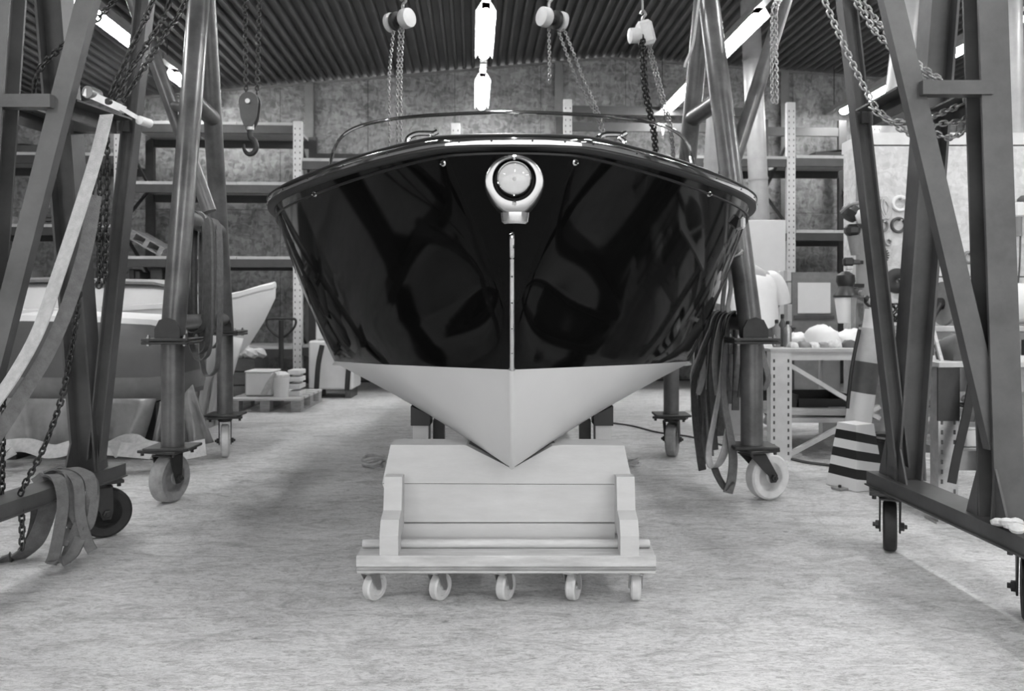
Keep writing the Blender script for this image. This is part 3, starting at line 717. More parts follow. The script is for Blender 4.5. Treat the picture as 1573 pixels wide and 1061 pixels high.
# ------------------------------------------------------------------ gantry of round pipes
pg = thing('pipe_gantry', V(-.3, 5.15, 0), 'tall round pipe gantry crane with hoists on bolted pipe legs', 'gantry')
ZM, ZA, ZBASE = .915, 3.13, .312
def pipe_side(sg, fr, bk, ap, brace0, brace1, fcast, bcast):
    for (p, rr) in ((fr, .066), (bk, .060)):
        m = MB(); m.tube([V(p[0], p[1], ZBASE), V(p[0], p[1], ZM - .012)], rr * .93, 22); m.build('lower_pipe', M_PIPE, pg)
        m = MB(); m.box((p[0], p[1], ZM), (.26, .22, .016), bev=.003); m.box((p[0], p[1], ZM - .018), (.26, .22, .014), bev=.003); m.build('flange', M_STEELD, pg)
        m = MB(); m.box((p[0], p[1], ZBASE), (.25, .21, .016), bev=.003); m.build('base_plate', M_STEELD, pg)
        for a in (-1, 1):
            for b2 in (-1, 1):
                m = MB(); m.lathe([(.011, 0), (.011, .05), (.006, .05), (.006, .06), (0, .06)], V(p[0] + a * .10, p[1] + b2 * .08, ZM - .034), (0, 0, 1), 6); m.build('bolt', M_ZINC, pg)
        c = V(p[0], p[1], ZM + .008); tz = V(*ap)
        tz.y += -.05 if p is fr else .05
        m = MB(); m.tube([c + (tz - c) * (-.0), c + (tz - c) * 1.025], rr, 24); m.build('leg', M_PIPE, pg)
        m = MB(); m.ext([c + V(-.07, -.075, 0), c + V(.07, -.075, 0), c + V(.07, -.075, .05), c + V(.045, -.075, .10), c + V(0, -.075, .115), c + V(-.045, -.075, .10), c + V(-.07, -.075, .05)], V(0, .012, 0)); m.build('foot_lug', M_STEELD, pg)
    def on(p, z): c = V(p[0], p[1], ZM); tz = V(*ap); tz.y += -.05 if p is fr else .05; return lerp_z(c, tz, z)
    for z, r in ((2.37, .055), (1.625, .052), (ZM + .09, .045)):
        a, c = on(fr, z), on(bk, z); d = (c - a).normalized()
        m = MB(); m.tube([a, c + d * .03], r, 18); m.build('tie', M_PIPE, pg)
    m = MB(); m.tube([brace0, brace1], .045, 18); m.build('brace', M_PIPE, pg)
    return on
onL = pipe_side(-1, (-1.90, 4.46), (-2.09, 5.80), (-2.0, 5.15, ZA), P(322, 325, 5.15), P(196, -24, 5.15), None, None)
onR = pipe_side(1, (1.355, 4.50), (1.16, 5.80), (1.25, 5.15, ZA), P(1128, 245, 4.86), P(1216, -30, 5.10), None, None)
MB().tube([onL((-1.90, 4.46), 2.3), P(266, 163, 5.15)], .03, 12).build('tie', M_PIPE, pg)
m = MB(); m.prism(hprof(.14, .20), V(-2.75, 5.15, ZA + .14), V(2.15, 5.15, ZA + .14), up=(0, 0, 1)); m.build('cross_beam', M_STEEL, pg, smooth=False)
big_caster(pg, -1.93, 4.46, ZBASE - .008, .135, .085, R(-14), (.24, .20), M_TYREG, .02)
big_caster(pg, -2.09, 5.80, ZBASE - .008, .12, .055, R(19), (.24, .20), M_TYREW, .01)
big_caster(pg, 1.355, 4.50, ZBASE - .008, .132, .075, R(-68), (.24, .20), M_TYREW, .11)
big_caster(pg, 1.16, 5.80, ZBASE - .008, .125, .075, R(-20), (.24, .20), M_TYREG, .05)
# ------------------------------------------------------------------ hoists, blocks and their chains
def hoist(px, py, label, r=.062, sgn=1, box=False):
    d = 5.15; c = P(px, py, d)
    t = thing('chain_hoist', c, label, 'hoist')
    if not box:
        m = MB(); m.lathe([(r * .5, -.055), (r * .96, -.05), (r, -.03), (r, .0), (r * .9, .01)], c + V(sgn * .01, -.02, 0), V(-sgn * .75, .55, 0), 28); m.build('wheel_cover', M_HOIST, t)
        m = MB(); m.lathe([(r * .8, .0), (r * .85, .012), (r * .55, .016), (r * .55, .05), (r * .95, .056), (r * .95, .085), (r * .5, .09)], c + V(sgn * .01, -.02, 0), V(-sgn * .75, .55, 0), 26); m.build('gear_case', M_STEELD, t)
        m = MB(); m.lathe([(r * .75, .0), (r * .98, .005), (r * .98, .030), (r * .6, .034)], c + V(-sgn * .072, .035, 0), V(-sgn * .75, .55, 0), 26); m.build('hand_wheel', M_HOIST, t)
    else:
        m = MB(); m.box(c + V(.018, 0, .0), (.105, .10, .16), Matrix.Rotation(R(-14), 3, 'Y'), .02); m.build('gear_case', M_HOIST, t)
        m = MB(); m.lathe([(.042, 0), (.048, .02), (.048, .07), (.03, .075)], c + V(-.02, -.03, -.02), V(-1, -.2, -.1), 22); m.build('motor', M_HOIST, t)
    m = MB(); m.tube(crom([c + V(0, 0, .05), c + V(0, 0, .10), c + V(.018, 0, .125), c + V(.0, 0, .15), c + V(-.014, 0, .125)], 6), .010, 10); m.build('top_hook', M_ZINC, t)
    m = MB(); m.tube([c + V(0, 0, .14), V(c.x, c.y, ZA + .05)], .007, 8); m.build('hanger', M_ZINC, t)
    return t, c
lk = (.026, .016, .0036)
def DK(px, py, d): q = P(px, py, d); return V(q.x, q.y, deck_z(q.x, q.y) - .004)
t, c = hoist(619, 31, 'round white chain hoist hanging alone over the boat with two straight chain falls')
chain_part('hand_chain', t, [c + V(-.062, .03, -.02), P(598, 120, 5.17), P(598, 222, 5.17), DK(598, 222, 5.17)], *lk, M_CHAINL)
chain_part('load_chain', t, [c + V(-.02, .0, -.05), P(611, 120, 5.15), P(610, 225, 5.15), DK(610, 225, 5.15)], *lk, M_CHAINL)
chain_part('load_chain', t, [c + V(-.0, .0, -.05), P(616, 120, 5.16), P(616, 225, 5.16), DK(616, 225, 5.16)], *lk, M_CHAINL)
t, c = hoist(843, 29, 'round white chain hoist over the boat with slanting chain falls', sgn=-1)
chain_part('hand_chain', t, [c + V(0, 0, -.05), P(844, 90, 5.15), P(844, 128, 5.15)], *lk, M_CHAINL)
chain_part('load_chain', t, [c + V(.05, .03, -.03), P(885, 120, 5.17), P(925, 208, 5.2), DK(925, 208, 5.2)], *lk, M_CHAINL)
chain_part('load_chain', t, [c + V(.09, .03, -.03), P(896, 120, 5.17), P(928, 208, 5.2), DK(928, 208, 5.2)], *lk, M_CHAINL)
t, c = hoist(987, 52, 'square cased chain hoist with one dark and one bright chain fall', box=True)
chain_part('load_chain', t, [c + V(-.02, -.05, -.02), P(990, 140, 5.1), P(1005, 222, 5.15), DK(1005, 222, 5.15)], .034, .024, .0055, M_CHAIN)
chain_part('load_chain', t, [c + V(-.005, -.05, -.04), P(994, 140, 5.1), P(1008, 222, 5.15), DK(1008, 222, 5.15)], .034, .024, .0055, M_CHAIN)
chain_part('hand_chain', t, [c + V(.03, .0, -.06), P(1012, 140, 5.15), P(1032, 225, 5.2), DK(1032, 225, 5.2)], *lk, M_CHAINL)
chain_part('hand_chain', t, [c + V(.045, .0, -.06), P(1017, 140, 5.15), P(1035, 225, 5.2), DK(1035, 225, 5.2)], *lk, M_CHAINL)
# hook block
hb = P(384, 165, 5.1)
t = thing('hook_block', P(384, 240, 5.1), 'dark steel pulley block with an open hook hanging on two chains', 'hook block')
for y in (-.028, .028):
    m = MB(); poly = [(math.cos(a) * .062, .03 + math.sin(a) * .062) for a in [R(k) for k in range(0, 181, 15)]] + [(-.050, -.07), (-.028, -.125), (.028, -.125), (.050, -.07)]
    m.ext([hb + V(x, y - .005, z) for x, z in poly], V(0, .010, 0)); m.build('cheek_plate', M_STEEL, t, smooth=False)
m = MB(); m.lathe([(.05, -.02), (.042, 0), (.05, .02)], hb + V(0, 0, .03), (0, 1, 0), 20); m.build('sheave', M_STEELD, t)
m = MB(); m.lathe([(.016, -.05), (.016, .05)], hb + V(0, 0, .03), (0, 1, 0), 10); m.build('pin', M_ZINC, t)
m = MB(); hk = [(0, -.10), (0, -.15), (.004, -.19), (.030, -.215), (.040, -.255), (.022, -.292), (-.012, -.298), (-.036, -.272), (-.040, -.235)]
m.tube(crom([hb + V(x, 0, z) for x, z in hk], 5), [.018 - .010 * (i / 40) ** 3 if i < 41 else .008 for i in range(41)], 12); m.build('hook', M_STEELD, t)
m = MB(); m.lathe([(.026, -.02), (.026, .02)], hb + V(0, 0, -.125), (0, 0, 1), 14); m.build('swivel', M_ZINC, t)
chain('hoist_chain', 'dark chain running up from the left cheek of the hook block', [P(376, -40, 5.1), P(377, 60, 5.1), P(378, 142, 5.1)], .034, .022, .005, M_CHAIN)
chain('hoist_chain', 'dark chain running up from the right cheek of the hook block', [P(399, -40, 5.1), P(397, 60, 5.1), P(395, 142, 5.1)], .034, .022, .005, M_CHAIN)
chain('hoist_chain', 'slack zinc chain loop hanging free beside the outer brace of the pipe gantry', [P(1200, -4, 4.98), P(1188, 8, 4.84), P(1186, 40, 4.80), P(1186, 146, 4.80), P(1190, 152, 4.80), P(1193, 146, 4.80), P(1192, 40, 4.80), P(1194, 10, 4.84), P(1203, -6, 4.99)], .030, .018, .004, M_CHAINL)
# chains draped over the H beam gantry
LK = (.031, .019, .0042)
chain('draped_chain', 'pale chain slanting down past the inner brace to the draped bundle', [V(.85, 3.08, 3.16), P(1258, -20, 3.1), P(1290, 55, 3.1), P(1325, 130, 3.1), P(1352, 172, 3.08), P(1395, 204, 3.03), P(1425, 206, 2.99)], *LK, M_CHAINL)
chain('draped_chain', 'double pale chain slanting behind the brace to the gantry post', [V(.72, 3.08, 3.16), P(1304, -12, 3.16), P(1350, 55, 3.12), P(1400, 98, 3.08), P(1460, 135, 3.02), P(1490, 158, 3.0)], *LK, M_CHAINL)
chain('draped_chain', 'upper strand of the double chain slanting behind the brace', [V(.785, 3.09, 3.16), P(1316, -12, 3.2), P(1358, 45, 3.17), P(1402, 92, 3.12), P(1452, 128, 3.06)], *LK, M_CHAINL)
chain('draped_chain', 'chain looping low between the gantry brace and post', [P(1340, 168, 3.06), P(1372, 186, 3.02), P(1418, 184, 2.98), P(1450, 172, 3.0), P(1478, 160, 3.0)], *LK, M_CHAINL)
chain('draped_chain', 'chain hanging in a deep swag below the gantry ties', [P(1418, 190, 2.98), P(1440, 206, 2.98), P(1462, 211, 2.98), P(1486, 196, 2.98), P(1500, 176, 2.98)], *LK, M_CHAINL)
chain('draped_chain', 'short chain strand crossing the swag between the gantry ties', [P(1420, 198, 3.02), P(1445, 190, 3.0), P(1475, 186, 3.0), P(1498, 174, 3.0)], *LK, M_CHAINL)
chain('draped_chain', 'short dark chain sloping behind the inner brace', [V(-1.56, 3.37, 2.50), P(178, 0, 3.34), P(140, 38, 3.32), P(95, 72, 3.3), P(58, 112, 3.3), V(-1.975, 3.28, 1.912)], *LK, M_CHAIN)
chain('draped_chain', 'leftmost of three dark chains gathered at the ratchet buckle', [V(-1.08, 3.13, 3.16), P(240, -12, 3.25), P(218, 40, 3.2), P(190, 100, 3.18), P(168, 148, 3.16)], *LK, M_CHAIN)
chain('draped_chain', 'middle one of three dark chains gathered at the ratchet buckle', [V(-1.03, 3.13, 3.16), P(266, -12, 3.3), P(244, 40, 3.24), P(205, 100, 3.2), P(178, 150, 3.17)], *LK, M_CHAIN)
chain('draped_chain', 'rightmost of three dark chains gathered at the ratchet buckle', [V(-.98, 3.13, 3.16), P(290, -12, 3.34), P(258, 45, 3.28), P(222, 102, 3.22), P(190, 154, 3.18)], *LK, M_CHAIN)
chain('draped_chain', 'dark chain hanging straight down with a large end link', [P(153, 192, 3.43), P(154, 260, 3.42), P(153, 350, 3.42), P(152, 440, 3.42)], *LK, M_CHAIN)
chain('draped_chain', 'second dark fall of the straight chain with a large end link', [P(164, 192, 3.43), P(165, 260, 3.43), P(163, 350, 3.43), P(161, 430, 3.43)], *LK, M_CHAIN)
chain('draped_chain', 'long dark chain running slack along the strap down to the foot beam', [P(150, 215, 3.3), P(142, 290, 3.26), P(128, 400, 3.24), P(112, 520, 3.22), P(95, 610, 3.2), P(66, 690, 3.18), P(40, 740, 3.16), P(31, 759, 3.16)], *LK, M_CHAIN)
chain('draped_chain', 'dark chain hanging straight by the near post down to the foot beam', [P(-3, -60, 3.2), P(4, 200, 3.2), P(2, 420, 3.2), P(5, 600, 3.2), P(3, 758, 3.2)], *LK, M_CHAIN)
chain('draped_chain', 'short chain pair dangling under the foot beam beside the slings', [P(33, 778, 3.16), P(34, 815, 3.14), P(34, 846, 3.12)], *LK, M_CHAIN)
# ------------------------------------------------------------------ webbing straps
def strap_thing(name, label, pieces, mt, cat='strap', group=None):
    base = Vector(pieces[0][0][-1]); t = thing(name, base, label, cat, group)
    for pts, wd, wdir in pieces:
        MB().strap(pts, wd, wdir, .005).build('webbing', mt, t)
    return t
strap_thing('lashing_strap', 'long pale lashing strap running from the ratchet buckle across the gantry post', [([P(164, 176, 3.12), P(148, 240, 3.08), P(120, 330, 3.03), P(90, 420, 2.98), P(60, 505, 2.94), P(24, 572, 2.9), P(-25, 645, 2.86), V(-2.02, 2.78, .40), V(-2.05, 2.76, .352)], .066, V(1, -.3, .2))], M_WEBL)
strap_thing('lashing_strap', 'grey return fall of the lashing strap behind the pale one', [([P(146, 300, 3.14), P(132, 380, 3.08), P(106, 465, 3.03), P(74, 540, 2.97), P(38, 600, 2.93), P(4, 655, 2.89), V(-2.02, 2.86, .39), V(-2.05, 2.85, .352)], .05, V(.8, .6, .3))], M_WEB)
rb = thing('ratchet_buckle', P(165, 165, 3.14), 'steel ratchet buckle with padded handle lying on the gantry tie', 'ratchet')
a, c = P(133, 148, 3.10), P(222, 187, 3.20)
m = MB()
for o in (-.02, .02): m.beam(a + V(0, o, .012), a.lerp(c, .62) + V(0, o, .012), .006, .030, up=(0, 0, 1))
m.build('frame', M_ZINC, rb, smooth=False)
m = MB(); m.lathe([(.024, -.03), (.026, 0), (.024, .03)], a.lerp(c, .10) + V(0, 0, .02), (.2, 1, 0), 16); m.build('spool', M_ZINC, rb)
m = MB(); m.lathe([(.012, -.035), (.012, .035)], a.lerp(c, .45) + V(0, 0, .018), (.2, 1, 0), 10); m.build('gear', M_STEELD, rb)
m = MB(); m.beam(a.lerp(c, .4) + V(0, -.02, .02), a.lerp(c, .97) + V(0, -.02, .0), .005, .016, up=(0, 0, 1)); m.beam(a.lerp(c, .4) + V(0, .02, .02), a.lerp(c, .97) + V(0, .02, .0), .005, .016, up=(0, 0, 1)); m.build('handle', M_ZINC, rb, smooth=False)
m = MB(); m.lathe([(.010, -.034), (.018, -.03), (.018, .03), (.010, .034)], c + V(0, 0, .0), (.25, 1, 0), 14); m.build('grip', M_WHITE, rb)
# slings thrown over the left foot beam
sl = thing('lifting_sling', P(100, 865, 3.33), 'bunch of grey lifting slings thrown over the gantry foot beam', 'sling')
zt = ZB + .006
def Q(px, py, d=3.12): return P(px, py, d)
top_y = 3.22
for pts, wd in (
    ([Q(52, 742, 3.43), Q(72, 730, 3.45), Q(90, 737, 3.33), Q(97, 770, 3.31), Q(92, 810, 3.29), Q(84, 850, 3.27), Q(78, 866, 3.26)], .045),
    ([Q(72, 728, 3.47), Q(98, 722, 3.45), Q(120, 742, 3.35), Q(124, 790, 3.33), Q(134, 830, 3.33), Q(142, 846, 3.33)], .04),
    ([Q(84, 724, 3.47), Q(112, 720, 3.46), Q(138, 735, 3.37), Q(140, 770, 3.36), Q(132, 795, 3.35), Q(120, 810, 3.33), Q(108, 840, 3.33), Q(100, 862, 3.33)], .045),
    ([Q(92, 726, 3.47), Q(106, 730, 3.39), Q(112, 760, 3.35), Q(112, 785, 3.34), Q(122, 805, 3.34), Q(136, 808, 3.34), Q(144, 780, 3.35), Q(145, 745, 3.39), Q(132, 726, 3.47)], .035),
    ([Q(96, 838, 3.31), Q(104, 820, 3.34), Q(112, 810, 3.35), Q(104, 790, 3.37), Q(108, 760, 3.38)], .04),
    ([Q(78, 862, 3.26), Q(96, 862, 3.25), Q(112, 850, 3.29), Q(124, 825, 3.33)], .045)):
    MB().strap(pts, wd, V(1, .25, 0), .010).build('webbing', M_WEB, sl)
sl2 = thing('lifting_sling', P(40, 855, 3.3), 'dark sling trailing from under the foot beam onto the floor', 'sling')
MB().strap([Q(76, 764, 3.42), Q(68, 800, 3.42), Q(52, 834, 3.42), Q(26, 856, 3.44), Q(-4, 862, 3.40), Q(-30, 868, 3.35)], .07, V(.8, .5, .1), .008).build('webbing', M_WEB, sl2)
MB().strap([Q(62, 765, 3.46), Q(60, 800, 3.46), Q(52, 830, 3.46), Q(40, 846, 3.47)], .07, V(.8, .5, .1), .008).build('webbing', M_WEBD, sl2)
# slings on the left pipe gantry
tieL = onL((-1.90, 4.46), 1.625), onL((-2.09, 5.80), 1.625)
def hang(parent, t, drop, wd, mt, dx=.0, loop=True, w2=.05):
    p = tieL[0].lerp(tieL[1], t); z = p.z
    pts = [p + V(-.055, 0, -drop * .9), p + V(-.058, 0, -drop * .5), p + V(-.056, 0, -.05), p + V(-.03, 0, .05), p + V(.03, 0, .05), p + V(.056, 0, -.05), p + V(.062 + dx, 0, -drop * .5), p + V(.055 + dx, 0, -drop * .9)]
    if loop: pts += [p + V(.02 + dx / 2, 0, -drop), p + V(-.03, 0, -drop), p + V(-.055, 0, -drop * .9)]
    MB().strap(pts, wd, V(.25, 1, 0), .006).build('webbing', mt, parent)
t = thing('lifting_sling', tieL[0].lerp(tieL[1], .5) - V(0, 0, 1.0), 'bundle of dark and grey slings hung over the pipe gantry tie', 'sling')
for k, (tt, dr, wd, mt) in enumerate(((.32, .68, .06, M_WEBD), (.40, .82, .05, M_WEBD), (.47, .86, .045, M_WEB), (.53, .74, .05, M_WEBD))): hang(t, tt, dr, wd, mt)
t = thing('lifting_sling', tieL[0].lerp(tieL[1], .72) - V(0, 0, 1.1), 'long grey sling loop hanging apart on the pipe gantry tie', 'sling')
hang(t, .70, .98, .05, M_WEB); hang(t, .76, .80, .05, M_WEB)
t = thing('lifting_sling', P(290, 500, 5.0), 'narrow pale strap hanging straight down by the pipe gantry leg', 'sling')
ty = tieL[0].lerp(tieL[1], .34)
MB().strap([ty + V(.05, 0, .02), ty + V(0, 0, .056), ty + V(-.057, 0, .0), P(287, 400, 5.0), P(285, 500, 5.0)], .045, V(1, .4, 0), .005).build('webbing', M_WEBL, t)
# slings heaped on the right pipe gantry
t = thing('lifting_sling', P(1128, 740, 4.42), 'heap of webbing slings piled on the pipe gantry flange and hanging to the floor', 'sling')
def tie_at(px):                         # point of the lower tie under that column
    a, c = onR((1.355, 4.50), ZM + .09), onR((1.16, 5.80), ZM + .09)
    k = 0
    for q in range(400):
        p = a.lerp(c, q / 400)
        if p.x / p.y * F + CX <= px: return p
    return c
rgh = random.Random(21)
def wtwist(u): b2 = abs(2 * u - 1); return V(.25 + .75 * b2, 1 - .7 * b2, 0)
cols = [(1086, 575, 640, M_WEBD), (1091, 600, 690, M_WEB), (1095, 560, 612, M_WEBL), (1099, 640, 705, M_WEBD), (1103, 590, 660, M_WEB), (1107, 620, 700, M_WEB), (1110, 545, 598, M_WEBL), (1114, 630, 690, M_WEBD), (1117, 600, 655, M_WEB), (1121, 560, 606, M_WEBL), (1124, 610, 670, M_WEBD), (1128, 580, 640, M_WEB), (1132, 560, 600, M_WEBD)]
for x, e1, e2, mt in cols:
    q = tie_at(x); zi, zo = P(0, e2, q.y).z, P(0, e1, q.y).z; r_ = .050 + rgh.uniform(0, .012); ds = rgh.uniform(-.02, .02)
    pts = [V(q.x - r_ - .012, q.y + ds, zi), V(q.x - r_ - .016 + ds, q.y, (zi + q.z) / 2), V(q.x - r_, q.y, q.z - .01), V(q.x - .02, q.y, q.z + r_), V(q.x + .02, q.y, q.z + r_), V(q.x + r_, q.y, q.z - .01), V(q.x + r_ + .015, q.y - ds, (zo + q.z) / 2), V(q.x + r_ + .006, q.y, zo)]
    MB().strap(pts, rgh.uniform(.045, .062), wtwist, .007).build('webbing', mt, t)
def from_tie(px, pts, wd, mt):
    q = tie_at(px); MB().strap([q + V(.03, 0, .056), q + V(-.03, 0, .056), q + V(-.06, 0, -.02)] + [P(*p) for p in pts], wd, lambda u: V(.2 + .8 * u, 1 - .7 * u, 0), .008).build('webbing', mt, t)
from_tie(1134, [(1112, 560, 4.62), (1112, 610, 4.56), (1120, 660, 4.50), (1126, 700, 4.46), (1124, 735, 4.45), (1118, 757, 4.45)], .060, M_WEB)
from_tie(1130, [(1106, 590, 4.66), (1098, 640, 4.60), (1089, 690, 4.56), (1092, 716, 4.52), (1104, 712, 4.50), (1114, 690, 4.50), (1119, 664, 4.52)], .050, M_WEBL)
from_tie(1112, [(1076, 560, 4.88), (1066, 590, 4.88), (1068, 640, 4.86), (1074, 690, 4.84), (1079, 722, 4.84)], .050, M_WEBD)
from_tie(1108, [(1074, 545, 4.92), (1064, 575, 4.92), (1070, 606, 4.90), (1079, 580, 4.90), (1081, 545, 4.93)], .045, M_WEBL)
from_tie(1104, [(1086, 560, 4.96), (1085, 620, 4.94), (1081, 680, 4.92), (1079, 712, 4.90)], .045, M_WEB)
MB().strap([P(1096, 714, 4.54), P(1104, 734, 4.48), P(1116, 750, 4.46), P(1128, 742, 4.46)], .05, V(.8, .6, 0), .008).build('webbing', M_WEBD, t)
MB().strap([V(1.435, 4.62, ZM - .01), P(1174, 555, 4.60), P(1180, 582, 4.60), P(1172, 598, 4.60), P(1166, 590, 4.62)], .05, V(.8, .6, 0), .006).build('webbing', M_WEB, t)
for z_, px, mt in ((1.62, 1118, M_WEB), (1.40, 1126, M_WEBL)):
    lg = onR((1.355, 4.50), z_); q = tie_at(px)
    MB().strap([lg + V(.05, .03, .03), lg + V(-.02, -.068, .0), lg + V(-.072, .0, -.05), (lg + q) / 2 + V(-.035, 0, .02), q + V(-.03, 0, .07), q + V(.03, 0, .06)], .042, V(.7, .7, 0), .006).build('webbing', mt, t)
t = thing('rag', P(1562, 826, 2.62), 'crumpled white rag lying on the gantry foot beam', 'rag')
m = MB(); rng = random.Random(3)
for k in range(7):
    q = V(1.70 + rng.uniform(-.05, .05), 2.66 + rng.uniform(-.05, .06), ZB + .012 + rng.uniform(0, .02))
    m.lathe([(0, -.012), (.022, -.008), (.026, .004), (.012, .014), (0, .016)], q, V(rng.uniform(-.5, .5), rng.uniform(-.5, .5), 1), 9)
m.build('cloth', M_RAG, t)
# ------------------------------------------------------------------ racks along the gable wall
RBT = RB.transposed()
def BP(px, py, yb):                     # the same pixel's point on a plane parallel to the gable, in building coordinates
    r = V((px - CX) / F, 1, -(py - HZ) / F); n = RBT @ r; t = yb / n.y
    q = n * t; return V(q.x, q.y, q.z + EYE)
def rack(label, bays, yf, depth, ztop):
    xa, xz_ = bays[0][0], bays[-1][1]
    t = thing('pallet_rack', B((xa + xz_) / 2, yf, 0), label, 'rack')
    def bb(xa, xb, ya, yb, za, zb, name, mt):
        MB().box(B((xa + xb) / 2, (ya + yb) / 2, (za + zb) / 2), (xb - xa, yb - ya, zb - za), RB).build(name, mt, t, smooth=False)
    for x in [q[0] for q in bays] + [xz_]:
        for y in (yf, yf + depth):
            m = MB(); m.prism([(-.055, -.035), (.055, -.035), (.055, .035), (.04, .035), (.04, -.02), (-.04, -.02), (-.04, .035), (-.055, .035)], B(x, y, 0), B(x, y, ztop), up=(0, 1, 0)); u = m.build('upright', M_RACKW if y == yf else M_RACKB, t, smooth=False)
            if y == yf:
                m = MB(); z = .1
                while z < ztop - .05:
                    for s in (-.03, .03): m.box(B(x + s, y - .036, z), (.012, .002, .022), RB)
                    z += .075
                m.build('slots', M_DGREY, u, smooth=False, kind='stuff')
        z = .3; k = 0
        while z + .6 < ztop:
            a, c = (yf, yf + depth) if k % 2 else (yf + depth, yf)
            MB().beam(B(x, a, z), B(x, c, z + .6), .03, .03).build('brace', M_RACKB, t, smooth=False); z += .6; k += 1
    for x0, x1, levels, tops in bays:
        for z in levels:
            bb(x0 + .056, x1 - .056, yf - .03, yf + .02, z - .125, z - .025, 'beam', M_RACKB)
            bb(x0 + .056, x1 - .056, yf + depth - .02, yf + depth + .03, z - .125, z - .025, 'beam', M_RACKB)
            n = max(2, int((x1 - x0) / .6)); wx = (x1 - x0 - .12) / n
            for i in range(n): bb(x0 + .06 + wx * i + .004, x0 + .06 + wx * (i + 1) - .004, yf - .035, yf + depth, z - .025, z + random.uniform(-.003, .003) + .012, 'shelf_board', M_BOARD)
        for z in tops: bb(x0 + .056, x1 - .056, yf + depth - .02, yf + depth + .03, z - .06, z + .06, 'beam', M_RACKB)
    return t
YR = 10.15
zl = lambda px, py, yb=YR: BP(px, py, yb).z
xb = lambda px, yb=YR: BP(px, HZ, yb).x
rack('long pallet rack with slotted white uprights behind the covered boats', [(xb(-110), xb(184), [zl(90, 565), zl(90, 456), zl(90, 346), zl(90, 236)], ()), (xb(184), xb(458), [zl(330, 533), zl(330, 395), zl(330, 281), zl(330, 189)], ()), (xb(458), xb(700), [zl(560, 530), zl(560, 390), zl(490, 245)], (zl(560, 222),))], YR, .95, zl(457, 187))
rack('pallet rack with bare shelves behind the leaning pale pipe', [(xb(872), xb(1214), [zl(1100, 520), zl(1100, 355), zl(1100, 241)], (zl(1100, 172, YR + .95), zl(1100, 197, YR + .95))), (xb(1214), xb(1345), [zl(1270, 520), zl(1270, 355), zl(1270, 241)], (zl(1270, 203, YR + .95),))], YR, .95, zl(1215, 158))
# goods on the racks
def goods(name, label, px0, px1, py0, py1, kind, mt, yb=None, dep=.3, cat='box', group=None, base=None):
    yb = yb or YR + .3; a, c = BP(px0, py1, yb), BP(px1, py0, yb); x, z0, z1 = (a.x + c.x) / 2, a.z, c.z; wd = abs(c.x - a.x)
    if base is not None: z1 += base - z0; z0 = base
    t = thing(name, B(x, yb, z0), label, cat, group)
    if kind == 'crate':
        for s in (-1, 1):
            MB().box(B(x + s * (wd / 2 - .02), yb, (z0 + z1) / 2), (.03, dep, z1 - z0), RB).build('end_board', mt, t, smooth=False)
        n = 3
        for k in range(n):
            z = z0 + (z1 - z0) * (k + .5) / n
            for s in (-1, 1): MB().box(B(x, yb + s * (dep / 2 + .006), z), (wd, .014, (z1 - z0) / n * .72), RB).build('slat', mt, t, smooth=False)
        MB().box(B(x, yb, z0 + .01), (wd - .05, dep - .02, .014), RB).build('base', mt, t, smooth=False)
    elif kind == 'pot':
        r = wd / 2
        MB().lathe([(r * .8, 0), (r, .02), (r, (z1 - z0) * .9), (r * 1.05, (z1 - z0) * .92), (r * 1.05, (z1 - z0) * .97), (r * .9, z1 - z0), (r * .2, z1 - z0)], B(x, yb, z0), (0, 0, 1), 18).build('can', mt, t)
        m = MB(); m.tube(crom([B(x - r, yb, z1 - .05), B(x - r * .6, yb - r * .9, z1 - .12), B(x + r * .6, yb - r * .9, z1 - .12), B(x + r, yb, z1 - .05)], 4), .006, 6); m.build('handle', M_ZINC, t)
    else:
        MB().box(B(x, yb, (z0 + z1) / 2), (wd, dep, z1 - z0), RB, .006).build('carton', mt, t)
        for s in (-1, 1): MB().box(B(x + s * wd * .25, yb - .02, z1 + .006), (wd * .49, dep * .9, .01), RB @ Matrix.Rotation(s * R(7), 3, 'Y')).build('flap', mt, t, smooth=False)
    return t
SH1, SH2, SH3 = zl(90, 236) + .014, zl(90, 346) + .014, zl(90, 456) + .014
goods('paint_can', 'shiny paint can at the end of the parts shelf', 26, 42, 318, 345, 'pot', M_ZINC, yb=YR + .64, cat='can', base=SH2)
goods('storage_crate', 'slatted grey crate holding parts beside the shiny paint can', 8, 33, 332, 345, 'crate', M_WOOD2, cat='crate', base=SH2)
goods('storage_crate', 'slatted pale crate in the middle of the parts shelf', 54, 72, 330, 345, 'crate', M_BOARD, cat='crate', base=SH2)
goods('storage_crate', 'wide dark slatted crate next to the pale crate', 76, 96, 328, 345, 'crate', M_DGREY, cat='crate', base=SH2)
goods('storage_crate', 'small slatted crate at the chain end of the parts shelf', 140, 168, 330, 345, 'crate', M_GREY, cat='crate', base=SH2)
goods('cardboard_box', 'grey cardboard box with open flaps on the lower parts shelf', 30, 58, 418, 440, 'box', M_GREY, base=SH3 + .137)
goods('storage_crate', 'black crate under the grey cardboard box', 25, 66, 440, 456, 'crate', M_BLACK, cat='crate', base=SH3)
goods('cardboard_box', 'small dark box behind the black crate', 70, 84, 436, 456, 'box', M_DGREY, base=SH3)
goods('cardboard_box', 'flat dark carton on the top parts shelf', 20, 70, 222, 236, 'box', M_DGREY, base=SH1)
tp = thing('wooden_pallet', B(xb(205), YR + .4, zl(205, 393)), 'wooden pallet tilted on edge inside the tall rack', 'pallet')
rot = RB @ Matrix.Rotation(R(30), 3, 'Y')
pc = B(xb(213), YR + .45, zl(330, 395) + .012 + .158)
for k in range(4): MB().box(pc + rot @ V(0, -.2 + k * .13, .075), (.48, .09, .02), rot).build('slat', M_WOOD2, tp, smooth=False)
